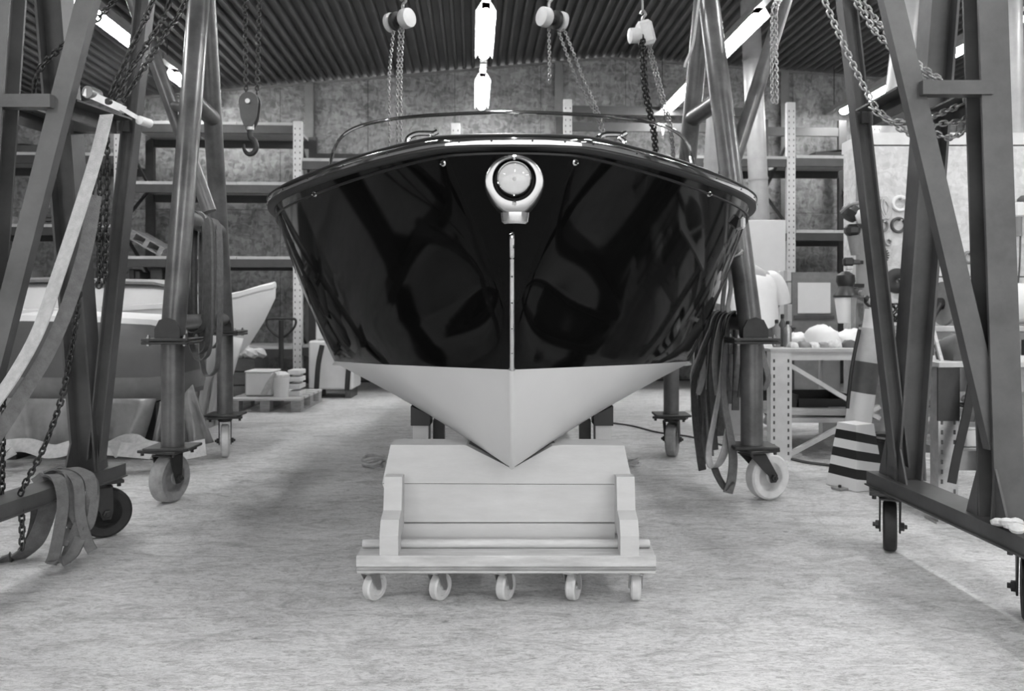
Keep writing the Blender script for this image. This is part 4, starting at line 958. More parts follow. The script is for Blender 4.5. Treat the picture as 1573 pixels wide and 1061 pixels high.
for k in (-.2, 0, .2): MB().box(pc + rot @ V(k, 0, .022), (.06, .5, .086), rot).build('block', M_WOOD2, tp, smooth=False)
for k in range(3): MB().box(pc + rot @ V(0, -.2 + k * .2, -.03), (.48, .09, .02), rot).build('slat', M_WOOD2, tp, smooth=False)
for px0, px1, yy, lab in ((206, 213, 418, 'thin dark case next to the slotted upright'), (215, 222, 422, 'short dark case between two other cases'), (238, 256, 418, 'widest dark case'), (262, 270, 420, 'dark case behind the pipe leg')):
    goods('storage_case', lab + ' on the lowest shelf of the tall rack', px0, px1, yy, 533, 'box', M_DGREY, cat='case', base=zl(330, 533) + .014, group='dark cases in the tall rack')
goods('tarpaulin_bundle', 'dark bundle lying on the upper shelf of the bay by the booth', 1245, 1320, 232, 241, 'box', M_BLACK, cat='bundle', base=zl(1270, 241) + .014)
# ------------------------------------------------------------------ covered boats by the racks
def loft(name, mt, parent, sts, cy, prof, cuts=None):
    rows = []
    for (x, b2, zs, zb) in sts:
        row = []
        for u, v in prof: row.append(V(x, cy + b2 * u, zb + (zs - zb) * v))
        rows.append(row)
    m = MB().grid(rows); n = len(prof)
    m.add(rows[0], [list(range(n))]); m.add(rows[-1], [list(range(n))]); return m.build(name, mt, parent)
PR = [(-1, 1), (-1.0, .75), (-.93, .45), (-.72, .18), (-.35, .05), (0, 0), (.35, .05), (.72, .18), (.93, .45), (1.0, .75), (1, 1)]
wb = thing('white_boat', V(-3.3, 7.12, 0), 'white hulled boat with raised bow parked behind the pipe gantry', 'boat')
st = [(-4.7, .62, 1.04, .36), (-3.9, .70, 1.03, .34), (-3.2, .68, 1.05, .36), (-2.75, .55, 1.08, .42), (-2.45, .38, 1.13, .54), (-2.25, .22, 1.18, .74), (-2.12, .12, 1.23, .95), (-2.02, .03, 1.26, 1.16)]
st = [(x * 1.06 + .02, b2, z + .01, zb) for x, b2, z, zb in st]
loft('hull', M_WHITE2, wb, st, 7.12, PR)
loft('deck', M_WHITE2, wb, [(x, b2 + .02, z + .05, z - .01) for x, b2, z, _ in st], 7.12, [(-1, 0), (-1, .6), (-.6, .9), (0, 1), (.6, .9), (1, .6), (1, 0)])
loft('coaming', M_WHITE, wb, [(-4.3, .42, 1.30, 1.05), (-3.9, .45, 1.31, 1.05), (-3.0, .42, 1.29, 1.06), (-2.62, .30, 1.20, 1.08), (-2.45, .12, 1.14, 1.1)], 7.12, [(-1.1, 0), (-1, .8), (-.8, 1), (.8, 1), (1, .8), (1.1, 0)])
loft('coaming_trim', M_GREY, wb, [(-4.32, .46, 1.335, 1.29), (-3.9, .48, 1.345, 1.30), (-3.0, .45, 1.325, 1.28), (-2.64, .33, 1.235, 1.19)], 7.12, [(-1, 0), (-1.02, .5), (-.8, 1), (.8, 1), (1.02, .5), (1, 0)])
for x in (-4.2, -3.0):
    MB().box((x, 7.12, .19), (.12, .9, .38)).build('support', M_WOOD2, wb, smooth=False)
db = thing('grey_boat', V(-3.3, 5.95, 0), 'dark grey hull with white deck standing wrapped beside the racks', 'boat')
ds = [(-3.98, .05, .72, .50), (-3.90, .20, .86, .46), (-3.75, .32, .97, .43), (-3.45, .38, 1.01, .41), (-2.9, .38, 1.0, .41), (-2.55, .36, .98, .42), (-2.40, .30, .95, .45), (-2.34, .12, .90, .5)]
loft('hull', M_BOATD, db, ds, 5.95, [(-.9, 1), (-1.0, .9), (-1.02, .6), (-1.0, .32)] + [(1.0, .32), (1.02, .6), (1, .9), (.9, 1)])
loft('bottom', M_GREY, db, [(x, b2 * .99, zb + (zs - zb) * .33, zb) for x, b2, zs, zb in ds], 5.95, [(-1, 1), (-.97, .5), (-.8, 0), (.8, 0), (.97, .5), (1, 1)])
loft('deck', M_WHITE2, db, [(x, b2 * .93, zs + .055, zs - .02) for x, b2, zs, _ in ds], 5.95, [(-1, 0), (-.95, .6), (-.6, .9), (0, 1), (.6, .9), (.95, .6), (1, 0)])
for x in (-3.6, -2.6): MB().box((x, 5.95, .2), (.1, .5, .42)).build('support', M_BLACK, db, smooth=False)
def sheet(name, label, top, bot, mt, amp=.04, n=28, rows=8, cat='sheet', seed=1):
    rg = random.Random(seed); ph = [rg.uniform(0, 6) for _ in range(4)]; T = crom(top, max(2, n // max(1, len(top) - 1))); Bt = crom(bot, max(2, n // max(1, len(bot) - 1)))
    k = min(len(T), len(Bt)); T = [T[int(i * (len(T) - 1) / (k - 1))] for i in range(k)]; Bt = [Bt[int(i * (len(Bt) - 1) / (k - 1))] for i in range(k)]
    g = []
    for j in range(rows + 1):
        u = j / rows; row = []
        for i in range(k):
            p = T[i].lerp(Bt[i], u); s = amp * u
            p = p + V(0, s * (math.sin(i * .9 + ph[0]) + .6 * math.sin(i * 1.9 + ph[1] + u * 2)), 0)
            p.z = max(.004 + .004 * (i % 2), p.z); row.append(p)
        g.append(row)
    o = MB().grid(g).build(name, mt, None, loc=Bt[k // 2], angle=80, solid=.003); tag(o, label, cat); return o
sheet('plastic_sheet', 'crumpled grey plastic sheet hanging from the dark grey hull to the floor', [P(-20, 610, 5.5), P(60, 612, 5.5), P(160, 612, 5.5), P(240, 612, 5.52)], [P(-20, 694, 5.45), P(60, 690, 5.45), P(150, 680, 5.5), P(215, 690, 5.5)], M_PLASTIC, .06, seed=4)
sheet('cover_sheet', 'bright white cover sheet draped below the white bow', [P(290, 500, 6.46), P(325, 512, 6.46), P(374, 520, 6.46)], [P(282, 652, 6.42), P(306, 660, 6.42), P(338, 652, 6.44)], M_WHITE2, .03, seed=2)
sheet('plastic_sheet', 'grey plastic sheet bunched under the white cover sheet', [P(246, 616, 5.52), P(268, 618, 5.52), P(296, 590, 5.54)], [P(232, 690, 5.5), P(268, 692, 5.5), P(326, 680, 5.55)], M_PLASTIC, .04, seed=9)
t = thing('floor_wrapping', P(150, 694, 5.3), 'long pale plastic strips lying in folds on the floor by the grey hull', 'wrapping')
for pts, wd in (([P(0, 690, 5.3), P(40, 687, 5.32), P(80, 697, 5.25), P(120, 688, 5.3), P(170, 692, 5.25), P(235, 698, 5.2)], .10), ([P(170, 695, 5.2), P(200, 682, 5.3), P(222, 692, 5.25), P(270, 698, 5.2), P(316, 690, 5.25)], .12), ([P(-10, 705, 5.12), P(5, 700, 5.12), P(12, 708, 5.12)], .12)):
    MB().strap([V(p.x, p.y, max(p.z, .02) + .015) for p in pts], wd, V(0, .6, .8), .006).build('strip', M_WEBL, t)
t = thing('foam_roll', P(190, 682, 6.1), 'dark rolled mat lying under the boats', 'roll')
MB().tube([V(-3.15, 6.0, .076), V(-2.76, 6.0, .076)], .075, 20).build('roll', M_DGREY, t); MB().tube([V(-3.16, 6.0, .076), V(-2.75, 6.0, .076)], .03, 12).build('core', M_BLACK, t)
# ------------------------------------------------------------------ pallet with buckets, pallet truck, machine
pd = 8.25
t = thing('wooden_pallet', P(410, 634, pd), 'wooden pallet lying on the floor under the white box and bucket', 'pallet')
x0, x1 = P(352, 0, pd).x, P(462, 0, pd).x
for k in range(5): MB().box(((x0 + x1) / 2, pd + .05 + k * .2, .135), (x1 - x0, .15, .022)).build('slat', M_WOOD, t, smooth=False)
for k in range(3):
    x = x0 + .05 + (x1 - x0 - .1) * k / 2
    for y in (pd + .06, pd + .45, pd + .84): MB().box((x, y, .072), (.10, .13, .10)).build('block', M_WOOD2, t, smooth=False)
    MB().box((x, pd + .45, .011), (.10, .92, .02)).build('runner', M_WOOD2, t, smooth=False)
t = thing('storage_box', P(404, 610, pd + .3), 'white plastic box standing on the floor pallet', 'box')
bc = V(P(404, 0, pd + .3).x, pd + .3, .275); MB().box(bc, (.29, .3, .25), bev=.015).build('body', M_WHITE, t); MB().box(bc + V(0, 0, .132), (.30, .31, .02), bev=.008).build('lid', M_WHITE, t)
t = thing('bucket', P(432, 610, pd + .12), 'white bucket with a cloth over it beside the white box', 'bucket')
c = V(P(432, 0, pd + .12).x, pd + .12, .147)
MB().lathe([(.075, 0), (.085, .19), (.09, .19), (.09, .205), (.08, .205), (.07, .01)], c, (0, 0, 1), 22).build('pail', M_WHITE, t)
MB().lathe([(.088, .205), (.085, .235), (.05, .262), (.0, .27)], c, (0, 0, 1), 20).build('cloth', M_RAG, t)
m = MB(); m.strap([c + V(-.03, -.07, .25), c + V(-.10, -.09, .15), c + V(-.16, -.09, .03)], .07, V(.6, .5, .3), .004); m.build('handle_strap', M_WEBL, t)
t = thing('slat_stack', P(455, 604, pd + .35), 'short stack of white slats at the pallet end', 'slats')
for k in range(4): MB().box((P(456, 0, pd + .35).x, pd + .35, .168 + k * .075), (.13, .25, .05), bev=.006).build('slat', M_WHITE, t, smooth=False)
t = thing('pallet_truck', V(P(432, 0, 8.95).x, 9.1, 0), 'black pallet truck with looped handle behind the pallet', 'pallet truck')
hx = P(432, 0, 9.3).x
m = MB(); m.tube([V(hx, 9.3, .18), V(hx, 9.3, P(0, 492, 9.3).z)], .03, 12); m.build('tiller', M_BLACK, t)
zt_ = P(0, 489, 9.3).z
m = MB(); m.tube(crom([V(hx, 9.3, zt_ - .22), V(hx - .14, 9.3, zt_ - .12), V(hx - .17, 9.3, zt_ - .02), V(hx - .10, 9.3, zt_), V(hx, 9.3, zt_), V(hx + .10, 9.3, zt_), V(hx + .17, 9.3, zt_ - .02), V(hx + .14, 9.3, zt_ - .12)], 5, closed=True), .014, 8, closed=True); m.build('handle', M_BLACK, t)
for s in (-1, 1): MB().box((hx + s * .18, 9.66, .08), (.15, .78, .05), bev=.01).build('fork', M_DGREY, t)
m = MB(); m.box((hx, 9.27, .15), (.3, .12, .2), bev=.02); m.build('pump_body', M_BLACK, t)
for s in (-1, 1): MB().lathe([(.07, -.02), (.07, .02)], V(hx + s * .06, 9.27, .07), (1, 0, 0), 16).build('wheel', M_TYRE, t)
t = thing('dark_crate', V(P(398, 0, 9.55).x, 9.62, 0), 'dark open crate heaped with scrap paper behind the pallet', 'crate')
cx_ = P(366, 0, 9.62).x
for s in (-1, 1):
    MB().box((cx_ + s * .27, 9.62, .24), (.03, .5, .48)).build('end_board', M_DGREY, t, smooth=False)
for k in range(3):
    for s in (-1, 1): MB().box((cx_, 9.62 + s * .26, .09 + k * .16), (.57, .02, .14)).build('slat', M_DGREY, t, smooth=False)
rg = random.Random(5)
for k in range(7): MB().lathe([(0, -.05), (.07, -.02), (.09, .03), (.04, .07), (0, .08)], V(cx_ + rg.uniform(-.2, .25), 9.5 + rg.uniform(-.1, .2), .50 + rg.uniform(0, .06)), V(rg.uniform(-.6, .6), rg.uniform(-.6, .6), 1), 7).build('scrap', M_RAG, t)
md = 9.40
t = thing('dust_extractor', V(P(505, 0, md).x, md + .3, 0), 'white workshop machine cabinet with dark hoses beside the rack', 'machine')
xa, xc = P(472, 0, md).x, P(541, 0, md).x
MB().box(((xa + xc) / 2, md + .3, .40), (xc - xa, .5, .58), bev=.02).build('cabinet', M_WHITE, t)
MB().box(((xa + xc) / 2 - .03, md + .3, .82), ((xc - xa) * .62, .4, .26), bev=.02).build('top_unit', M_WHITE, t)
MB().box(((xa + xc) / 2 - .03, md + .3, 1.0), (.16, .2, .12), bev=.03).build('motor', M_GREY, t)
for s in (xa + .07, xc - .07): MB().box((s, md + .3, .055), (.07, .4, .11)).build('foot', M_DGREY, t, smooth=False)
for px in (489, 536): MB().tube(crom([P(px + 6, 530, md - .03), P(px, 560, md - .06), P(px - 3, 600, md - .1)], 5), .03, 10).build('hose', M_BLACK, t)
# ------------------------------------------------------------------ rope coils and cables on the floor
def coil(label, c, r, n, seed):
    rg = random.Random(seed); t = thing('rope_coil', c, label, 'rope')
    for k in range(n):
        rr = r * rg.uniform(.6, 1); zz = .012 + k * .012
        MB().tube([V(c.x + rr * 1.4 * math.cos(a) + rg.uniform(-.01, .01), c.y + rr * math.sin(a), zz + .01 * math.sin(a * 2 + k)) for a in [2 * math.pi * i / 18 for i in range(18)]], .010, 6, closed=True).build('turn', M_WEBL, t)
coil('small coil of grey rope beside the cradle on the boat shadow', V(P(572, 0, 5.45).x, 5.45, 0), .065, 5, 1)
coil('flat coil of rope peeping out behind the notched cradle beam', V(P(966, 0, 5.5).x, 5.5, 0), .05, 3, 2)
def cable(label, pts, r=.008):
    o = MB().tube(crom([V(p.x, p.y, r) for p in pts], 8), r, 6).build('floor_cable', M_DGREY, None, loc=pts[0]); tag(o, label, 'cable')
def G(px, py): d = EYE * F / (py - HZ); return V((px - CX) * d / F, d, 0)
cable('dark cable running on the floor from under the boat to the pipe gantry wheel', [G(920, 648), G(970, 655), G(1010, 665), G(1060, 672), G(1120, 688)])
cable('black cable lying on the floor from the bench foot to the striped guard', [G(1212, 706), G(1240, 712), G(1270, 716), G(1292, 719)], .010)
# ------------------------------------------------------------------ work bench of rack parts with clutter
t = thing('rack_bench', V(2.3, 6.0, 0), 'pale slotted rack frame used as a bench with diagonal braces', 'bench')
bd = 5.72; bz = P(0, 540, bd).z; bx0, bx1 = P(1197, 0, bd).x, P(1372, 0, bd).x
for y in (bd, bd + 1.15):
    for x in (bx0, bx1):
        m = MB(); m.prism([(-.075, -.045), (.075, -.045), (.075, .045), (.055, .045), (.055, -.03), (-.055, -.03), (-.055, .045), (-.075, .045)], V(x, y, 0), V(x, y, bz + (.015 if y == bd else 0)), up=(0, 1, 0)); u = m.build('upright', M_RACKW, t, smooth=False)
        if y == bd:
            m = MB(); z = .05
            while z < bz - .03:
                for s in (-.052, .05): m.box((x + s, y - .046, z), (.012, .003, .024))
                z += .055
            m.build('slots', M_DGREY, u, smooth=False, kind='stuff')
MB().box(((bx0 + bx1) / 2, bd, bz - .03), (bx1 - bx0 - .15, .05, .06)).build('beam', M_RACKW, t, smooth=False)
MB().box(((bx0 + bx1) / 2 - .1, bd + 1.15, bz - .06), (bx1 - bx0 + .1, .05, .10)).build('beam', M_RACKB, t, smooth=False)
MB().box((bx0, bd + .57, bz - .06), (.05, 1.06, .10)).build('beam', M_RACKB, t, smooth=False)
MB().beam(V(bx0 + .08, bd, bz - .10), V(bx1 - .1, bd, bz - .48), .03, .04, up=(0, 1, 0)).build('brace', M_RACKW, t, smooth=False)
MB().beam(V(bx0 + .08, bd, .04), V(bx1 - .1, bd, .38), .03, .04, up=(0, 1, 0)).build('brace', M_RACKW, t, smooth=False)
MB().box(((bx0 + bx1) / 2, bd + .57, bz + .012), (bx1 - bx0 + .16, 1.25, .022)).build('bench_top', M_BOARD, t, smooth=False)
MB().box(((bx0 + bx1) / 2, bd + .6, .27), (bx1 - bx0 - .15, 1.1, .03)).build('lower_shelf', M_BOARD, t, smooth=False)
zt2 = bz + .024
def lump(name, label, c, sx, sy, sz, mt, cat, seed, n=14):
    rg = random.Random(seed); rows = []
    for j in range(7):
        v = j / 6; row = []
        rr = max(.15, math.cos(v * math.pi / 2)) ** .55
        for k in range(n):
            a = 2 * math.pi * k / n; q = rr * (1 + rg.uniform(-.12, .12)); sq = 1 / max(abs(math.cos(a)), abs(math.sin(a))) ** .8
            row.append(V(c.x + sx / 2 * q * sq * math.cos(a), c.y + sy / 2 * q * sq * math.sin(a), c.z + sz * math.sin(v * math.pi / 2) * (1 + (rg.uniform(-.1, .1) if 0 < j else 0))))
        rows.append(row)
    m = MB().grid(rows, close_u=True); m.add(rows[0], [list(range(n))]); m.add(rows[-1], [list(range(n))])
    o = m.build(name, mt, None, loc=c, angle=70); tag(o, label, cat); return o
def on_bench(px, d): return V((px - CX) * d / F, d, zt2)
lump('plastic_bag', 'big rounded white bag on the slotted rack bench', on_bench(1262, 6.15), .24, .26, .15, M_WHITE2, 'bag', 1)
lump('plastic_bag', 'white crumpled bag near the banded post on the bench', on_bench(1308, 6.2), .24, .26, .12, M_WHITE2, 'bag', 2)
lump('plastic_bag', 'flat white bag behind the bottles on the bench', on_bench(1226, 6.42), .16, .3, .09, M_WHITE, 'bag', 3)
for i, (px, s, mt, lab) in enumerate(((1218, .05, M_RAG, 'pale crumpled rag by the bench upright'), (1234, .06, M_GREY, 'grey crumpled rag in front of the white bags'), (1250, .05, M_RAG, 'small balled rag between grey rags on the bench'), (1280, .075, M_RAG, 'wide pale rag below the big white bag'), (1304, .07, M_DGREY, 'dark greasy rag on the bench edge'), (1264, .05, M_GREY, 'flat grey rag under the big white bag'))):
    lump('rag', lab, on_bench(px, 5.86), s * 1.5, .1, s * .75, mt, 'rag', 10 + i, 11)
for i, (px, hh, mt, lab) in enumerate(((1193, .20, M_GREY, 'grey spray bottle at the bench corner'), (1202, .24, M_DGREY, 'dark tall bottle at the bench corner'), (1210, .19, M_ZINC, 'metal spray can at the bench corner'))):
    c = on_bench(px, (5.92, 6.02, 5.92)[i]); t2 = thing('spray_bottle', c, lab, 'bottle')
    MB().lathe([(.026, 0), (.028, .01), (.028, hh * .7), (.012, hh * .82), (.012, hh * .9)], c, (0, 0, 1), 16).build('body', mt, t2); MB().lathe([(.014, hh * .88), (.014, hh), (.006, hh * 1.02)], c, (0, 0, 1), 12).build('cap', M_BLACK, t2)
t2 = thing('parts_bin', V(2.35, 6.2, .29), 'dark parts bin on the lower shelf of the bench', 'bin')
for s in (-1, 1): MB().box((2.35 + s * .2, 6.2, .36), (.02, .4, .14)).build('side', M_BLACK, t2, smooth=False)
MB().box((2.35, 6.01, .345), (.40, .02, .11)).build('front', M_BLACK, t2, smooth=False); MB().box((2.35, 6.39, .36), (.40, .02, .14)).build('back', M_BLACK, t2, smooth=False); MB().box((2.35, 6.2, .292), (.38, .36, .01)).build('base', M_BLACK, t2, smooth=False)
t2 = thing('timber_offcut', V(2.28, 6.0, .29), 'pale timber offcuts stacked on the lower shelf of the bench', 'timber')
for k, (x, y, l) in enumerate(((2.25, 5.86, .5), (2.5, 5.9, .3))): MB().box((x, y, .305 + .02), (l, .06, .05), Matrix.Rotation(R(8 * k - 4), 3, 'Z')).build('offcut', M_WOOD, t2, smooth=False)
# ------------------------------------------------------------------ person in a white t-shirt
per = thing('person', V(2.22, 7.2, 0), 'person in a white t-shirt bending over the work behind the pipe leg', 'person')
def skin(name, verts, edges, radii, mt, parent, sub=2, root=0):
    me = bpy.data.meshes.new(name); o0 = origin(parent)
    me.from_pydata([tuple(Vector(v) - o0) for v in verts], edges, []); o = bpy.data.objects.new(name, me); COL.objects.link(o); o.parent = parent
    md = o.modifiers.new('skin', 'SKIN'); md.use_smooth_shade = True
    for i, r in enumerate(radii):
        sv = me.skin_vertices[0].data[i]; sv.radius = r if isinstance(r, tuple) else (r, r); sv.use_root = (i == root)
    s2 = o.modifiers.new('sub', 'SUBSURF'); s2.levels = sub; s2.render_levels = sub
    me.materials.append(mt); return o
px_ = 2.20
def pv(x, y, z): return V(px_ + x, 7.2 + y, z)
bv = [pv(0, 0, .92), pv(0, .03, 1.08), pv(0, .09, 1.26), pv(0, .13, 1.38), pv(-.02, .18, 1.45), pv(-.06, .23, 1.52), pv(-.07, .28, 1.60),   # 0-6 spine to head
      pv(.17, .12, 1.36), pv(.25, .14, 1.14), pv(.20, .32, 1.00), pv(.15, .46, .98), pv(-.19, .12, 1.36), pv(-.27, .14, 1.14), pv(-.22, .32, 1.00), pv(-.16, .46, .98),   # arms 7-14
      pv(.10, 0, .86), pv(.12, .02, .48), pv(.12, -.03, .09), pv(.13, .10, .035), pv(-.10, 0, .86), pv(-.12, .02, .48), pv(-.12, -.03, .09), pv(-.13, .10, .035)]
be = [(0, 1), (1, 2), (2, 3), (3, 4), (4, 5), (5, 6), (3, 7), (7, 8), (8, 9), (9, 10), (3, 11), (11, 12), (12, 13), (13, 14), (0, 15), (15, 16), (16, 17), (17, 18), (0, 19), (19, 20), (20, 21), (21, 22)]
br = [(.15, .11), (.14, .10), (.15, .11), (.13, .09), .058, .085, .085, .06, .045, .038, .03, .06, .045, .038, .03, .085, .062, .042, .04, .085, .062, .042, .04]
skin('body', bv, be, br, M_SKIN, per)
shm = MB(); rows = []
for z, hw, hd_, yo in ((.86, .215, .15, 0), (1.0, .21, .145, .02), (1.15, .215, .15, .06), (1.27, .225, .15, .095), (1.34, .222, .14, .12), (1.39, .19, .115, .14), (1.425, .13, .09, .155), (1.445, .075, .07, .165)):
    rows.append([pv(hw * math.cos(a) * (1 + .03 * math.sin(5 * a + z * 9)), yo + hd_ * math.sin(a), z) for a in [2 * math.pi * k / 28 for k in range(28)]])
shm.grid(rows, close_u=True)
for sg in (-1, 1): shm.tube(crom([pv(sg * .13, .13, 1.365), pv(sg * .20, .125, 1.335), pv(sg * .25, .13, 1.25), pv(sg * .275, .14, 1.12)], 4), [.06, .07, .078, .082, .084, .085, .086, .086, .087, .088, .088, .088, .088], 16)
sh = shm.build('t_shirt', M_CLOTH, per, angle=70); sh['label'] = 'white short-sleeved t-shirt'
tr_ = skin('trousers', [pv(0, 0, .93), pv(.10, 0, .84), pv(.12, .02, .48), pv(.12, -.03, .10), pv(-.10, 0, .84), pv(-.12, .02, .48), pv(-.12, -.03, .10)], [(0, 1), (1, 2), (2, 3), (0, 4), (4, 5), (5, 6)], [(.17, .125), .105, .08, .065, .105, .08, .065], M_TROUSER, per)
hd = pv(-.065, .255, 1.56)
MB().lathe([(0, .118), (.05, .108), (.086, .07), (.098, .02), (.092, -.03), (.07, -.065), (.05, -.075)], hd + V(0, -.012, .01), V(-.1, .25, 1), 20).build('hair', M_HAIR, per)
for s in (-1, 1):
    m = MB(); m.lathe([(0, -.008), (.022, -.004), (.026, .004), (.012, .010), (0, .010)], hd + V(s * .095, .01, -.02), V(s, -.2, 0), 12); m.build('ear', M_SKIN, per)
    for k in range(4):
        a = pv(s * .15 + (k - 1.5) * .018, .46, .98); MB().tube(crom([a, a + V(-s * .004, .05, -.01), a + V(-s * .006, .075 + .006 * (k in (1, 2)), -.03)], 4), .009, 8).build('finger', M_SKIN, per)
    a = pv(s * .15 - s * .03, .44, .985); MB().tube(crom([a, a + V(-s * .025, .03, -.01), a + V(-s * .03, .055, -.02)], 4), .010, 8).build('thumb', M_SKIN, per)
# nose and mouth on the hidden side of the head
MB().lathe([(.018, 0), (.014, .02), (.0, .034)], hd + V(.0, .088, -.025), V(0, 1, -.3), 10).build('nose', M_SKIN, per)
MB().tube(crom([hd + V(-.025, .078, -.062), hd + V(0, .088, -.064), hd + V(.025, .078, -.062)], 4), .006, 6).build('mouth', mat('lips', .22, .5), per)
for s in (-1, 1): MB().lathe([(0, -.01), (.012, 0), (0, .010)], hd + V(s * .034, .078, .008), (0, 1, 0), 10).build('eye', M_WHITE, per)
# ------------------------------------------------------------------ panels, pipes and cabinets behind the bench
wp = thing('white_board', V(P(1172, 0, 8.3).x, 8.3, 0), 'large white sheet panel standing behind the person', 'panel')
xa, xc = P(1138, 0, 8.3).x, P(1206, 0, 8.3).x; zz = P(0, 338, 8.3).z
MB().box(((xa + xc) / 2, 8.3, zz / 2), (xc - xa, .03, zz), bev=.003).build('sheet', M_WHITE2, wp, smooth=False)
for x in (xa + .06, xc - .06): MB().box((x, 8.35, zz / 2), (.05, .06, zz - .02)).build('batten', M_WOOD, wp, smooth=False)
for i, (px0, px1, py0, py1, lab) in enumerate(((1194, 1212, 416, 432, 'topmost'), (1196, 1212, 434, 465, 'middle'), (1194, 1213, 467, 500, 'lowest'))):
    d = 8.15; a, c = P(px0, py1, d), P(px1, py0, d); t = thing('white_carton', V((a.x + c.x) / 2, d, a.z), lab + ' white carton of the stack beside the white panel', 'box')
    MB().box(((a.x + c.x) / 2, d, (a.z + c.z) / 2), (c.x - a.x, .14, c.z - a.z), bev=.004).build('carton', M_WHITE, t); MB().box(((a.x + c.x) / 2, d - .071, (a.z + c.z) / 2), ((c.x - a.x) * .3, .002, c.z - a.z)).build('tape', M_BOARD, t, smooth=False)
d = 8.15; a = P(1204, 502, d); t = thing('stool', V(a.x, d, 0), 'small dark stand carrying the white cartons', 'stand')
MB().box((a.x, d, a.z - .012), (.18, .18, .02)).build('top', M_DGREY, t, smooth=False)
for sx in (-.07, .07):
    for sy in (-.07, .07): MB().box((a.x + sx, d + sy, (a.z - .022) / 2), (.02, .02, a.z - .022)).build('leg', M_DGREY, t, smooth=False)
def standpipe(label, top, bot, r, mt):
    t = thing('duct_pipe', bot, label, 'pipe'); MB().tube([bot, top], r, 24).build('pipe', mt, t)
    for k in (.25, .52, .8): p = bot.lerp(top, k); dd = (top - bot).normalized(); MB().tube([p - dd * .015, p + dd * .015], r * 1.06, 24).build('collar', mt, t)
M_DUCT = mat('duct_pale', .34, .4, .1, .15, 4)
b_ = P(1180, 590, 9.45); b_.z = 0
standpipe('tall pale duct pipe leaning behind the white panel', P(1150, -40, 9.35), b_, .11, M_DUCT)
b_ = P(1072, 560, 8.3); b_.z = 0
standpipe('pale duct pipe behind the pipe gantry tie', P(1098, 150, 8.2), b_, .075, M_DUCT)
bx = thing('wall_cabinet', B(xb(1252, 10.0), 10.0, 0), 'grey cabinet with a white panel on its front under the rack', 'cabinet')
a, c = BP(1218, 520, 9.75), BP(1288, 418, 9.75)
MB().box(B((a.x + c.x) / 2, 9.95, c.z / 2), (c.x - a.x, .36, c.z), RB).build('body', M_GREY, bx, smooth=False)
a2, c2 = BP(1226, 481, 9.75), BP(1276, 434, 9.75)
MB().box(B((a2.x + c2.x) / 2, 9.76, (a2.z + c2.z) / 2), (c2.x - a2.x, .012, c2.z - a2.z), RB).build('panel', M_WHITE2, bx, smooth=False)
MB().box(B((a2.x + c2.x) / 2, 9.76, a2.z - .05), (c2.x - a2.x + .1, .02, .04), RB).build('rail', M_DGREY, bx, smooth=False)
# ------------------------------------------------------------------ board booth at the side
bo = B(0, 0, 0)
BX0, BY0, BX1, BY1, BZ = 2.97, 6.65, 6.2, 7.0, P(0, 222, 6.65).z
wbth = struct(MB().box(((BX0 + BX1) / 2, BY0 + .06, BZ / 2), (BX1 - BX0, .06, BZ)).build('wall_booth_front', M_DGREY, smooth=False), 'front wall of the board booth')
n = 3
for i in range(n):
    a = BX0 + (BX1 - BX0) * i / n
    for z0, z1 in ((.02, P(0, 426, 6.65).z), (P(0, 426, 6.65).z + .012, BZ - .01)):
        MB().box((a + (BX1 - BX0) / n / 2, BY0 + .02, (z0 + z1) / 2), ((BX1 - BX0) / n - .006, .02, z1 - z0)).build('board', M_OSB2, wbth, smooth=False)
sw = struct(MB().box((BX0 - .03, (BY0 + BY1) / 2 + .05, BZ / 2), (.05, BY1 - BY0 - .1, BZ)).build('wall_booth_side', M_OSB2, smooth=False), 'side wall of the board booth')
struct(MB().box(((BX0 + BX1) / 2, (BY0 + BY1) / 2 + .05, BZ + .05), (BX1 - BX0 + .06, BY1 - BY0 + .1, .10)).build('ceiling_booth', mat('booth_top', .55, .7, 0, .1), smooth=False), 'pale roof slab of the board booth')
struct(MB().box((BX0 - .045, BY0 - .005, BZ / 2), (.09, .05, BZ)).build('trim_10', M_COLUMN, smooth=False), 'grey corner post of the board booth')
# two ducts over the booth
def overduct(label, p0, p1, r):
    t = thing('duct_pipe', p1, label, 'pipe'); MB().tube([p0, p1], r, 26).build('pipe', M_DUCT, t); dd = (p1 - p0).normalized()
    MB().tube([p1 - dd * .05, p1 - dd * .005], r * 1.08, 26).build('collar', M_DUCT, t)
q1 = P(1372, 205, 6.84); q1.z = BZ + .105
overduct('fat pale duct rising from the booth roof behind the gantry post', P(1404, -60, 6.84), q1, .105)
q1 = P(1560, 200, 6.84); q1.z = BZ + .105
overduct('upright pale duct rising from the booth roof at its middle', P(1554, -60, 6.84), q1, .075)
# rings and discs hung on the booth wall
def wallring(name, label, px, py, ro, ri, mt, cat='ring', teeth=False, th=.03):
    c = P(px, py, 6.62); c.y = 6.648; t = thing(name, c, label, cat)
    MB().lathe([(ri, 0), (ri, .6 * th), (ri * .7 + ro * .3, th), (ri * .3 + ro * .7, th), (ro, .6 * th), (ro, 0), (ri, 0)], c + V(0, .014, 0), (0, -1, 0), 28, caps=False).build('rim', mt, t)
    MB().lathe([(.006, 0), (.006, .05), (.009, .052), (0, .055)], c + V(0, 0, ri * .8 if ri > .012 else 0), (0, -1, 0), 8).build('peg', M_ZINC, t)
    if teeth:
        for k in range(20):
            a = 2 * math.pi * k / 20; MB().box(c + V(math.cos(a) * ro, -.012, math.sin(a) * ro), (.016, .02, .012), Matrix.Rotation(-a, 3, 'Y')).build('tooth', mt, t, smooth=False)
    return t
wallring('tape_ring', 'white ring hung highest on the booth wall', 1385, 312, .072, .042, M_WHITE)
wallring('tape_ring', 'black rimmed ring below the highest white ring', 1383, 345, .068, .045, M_DGREY)
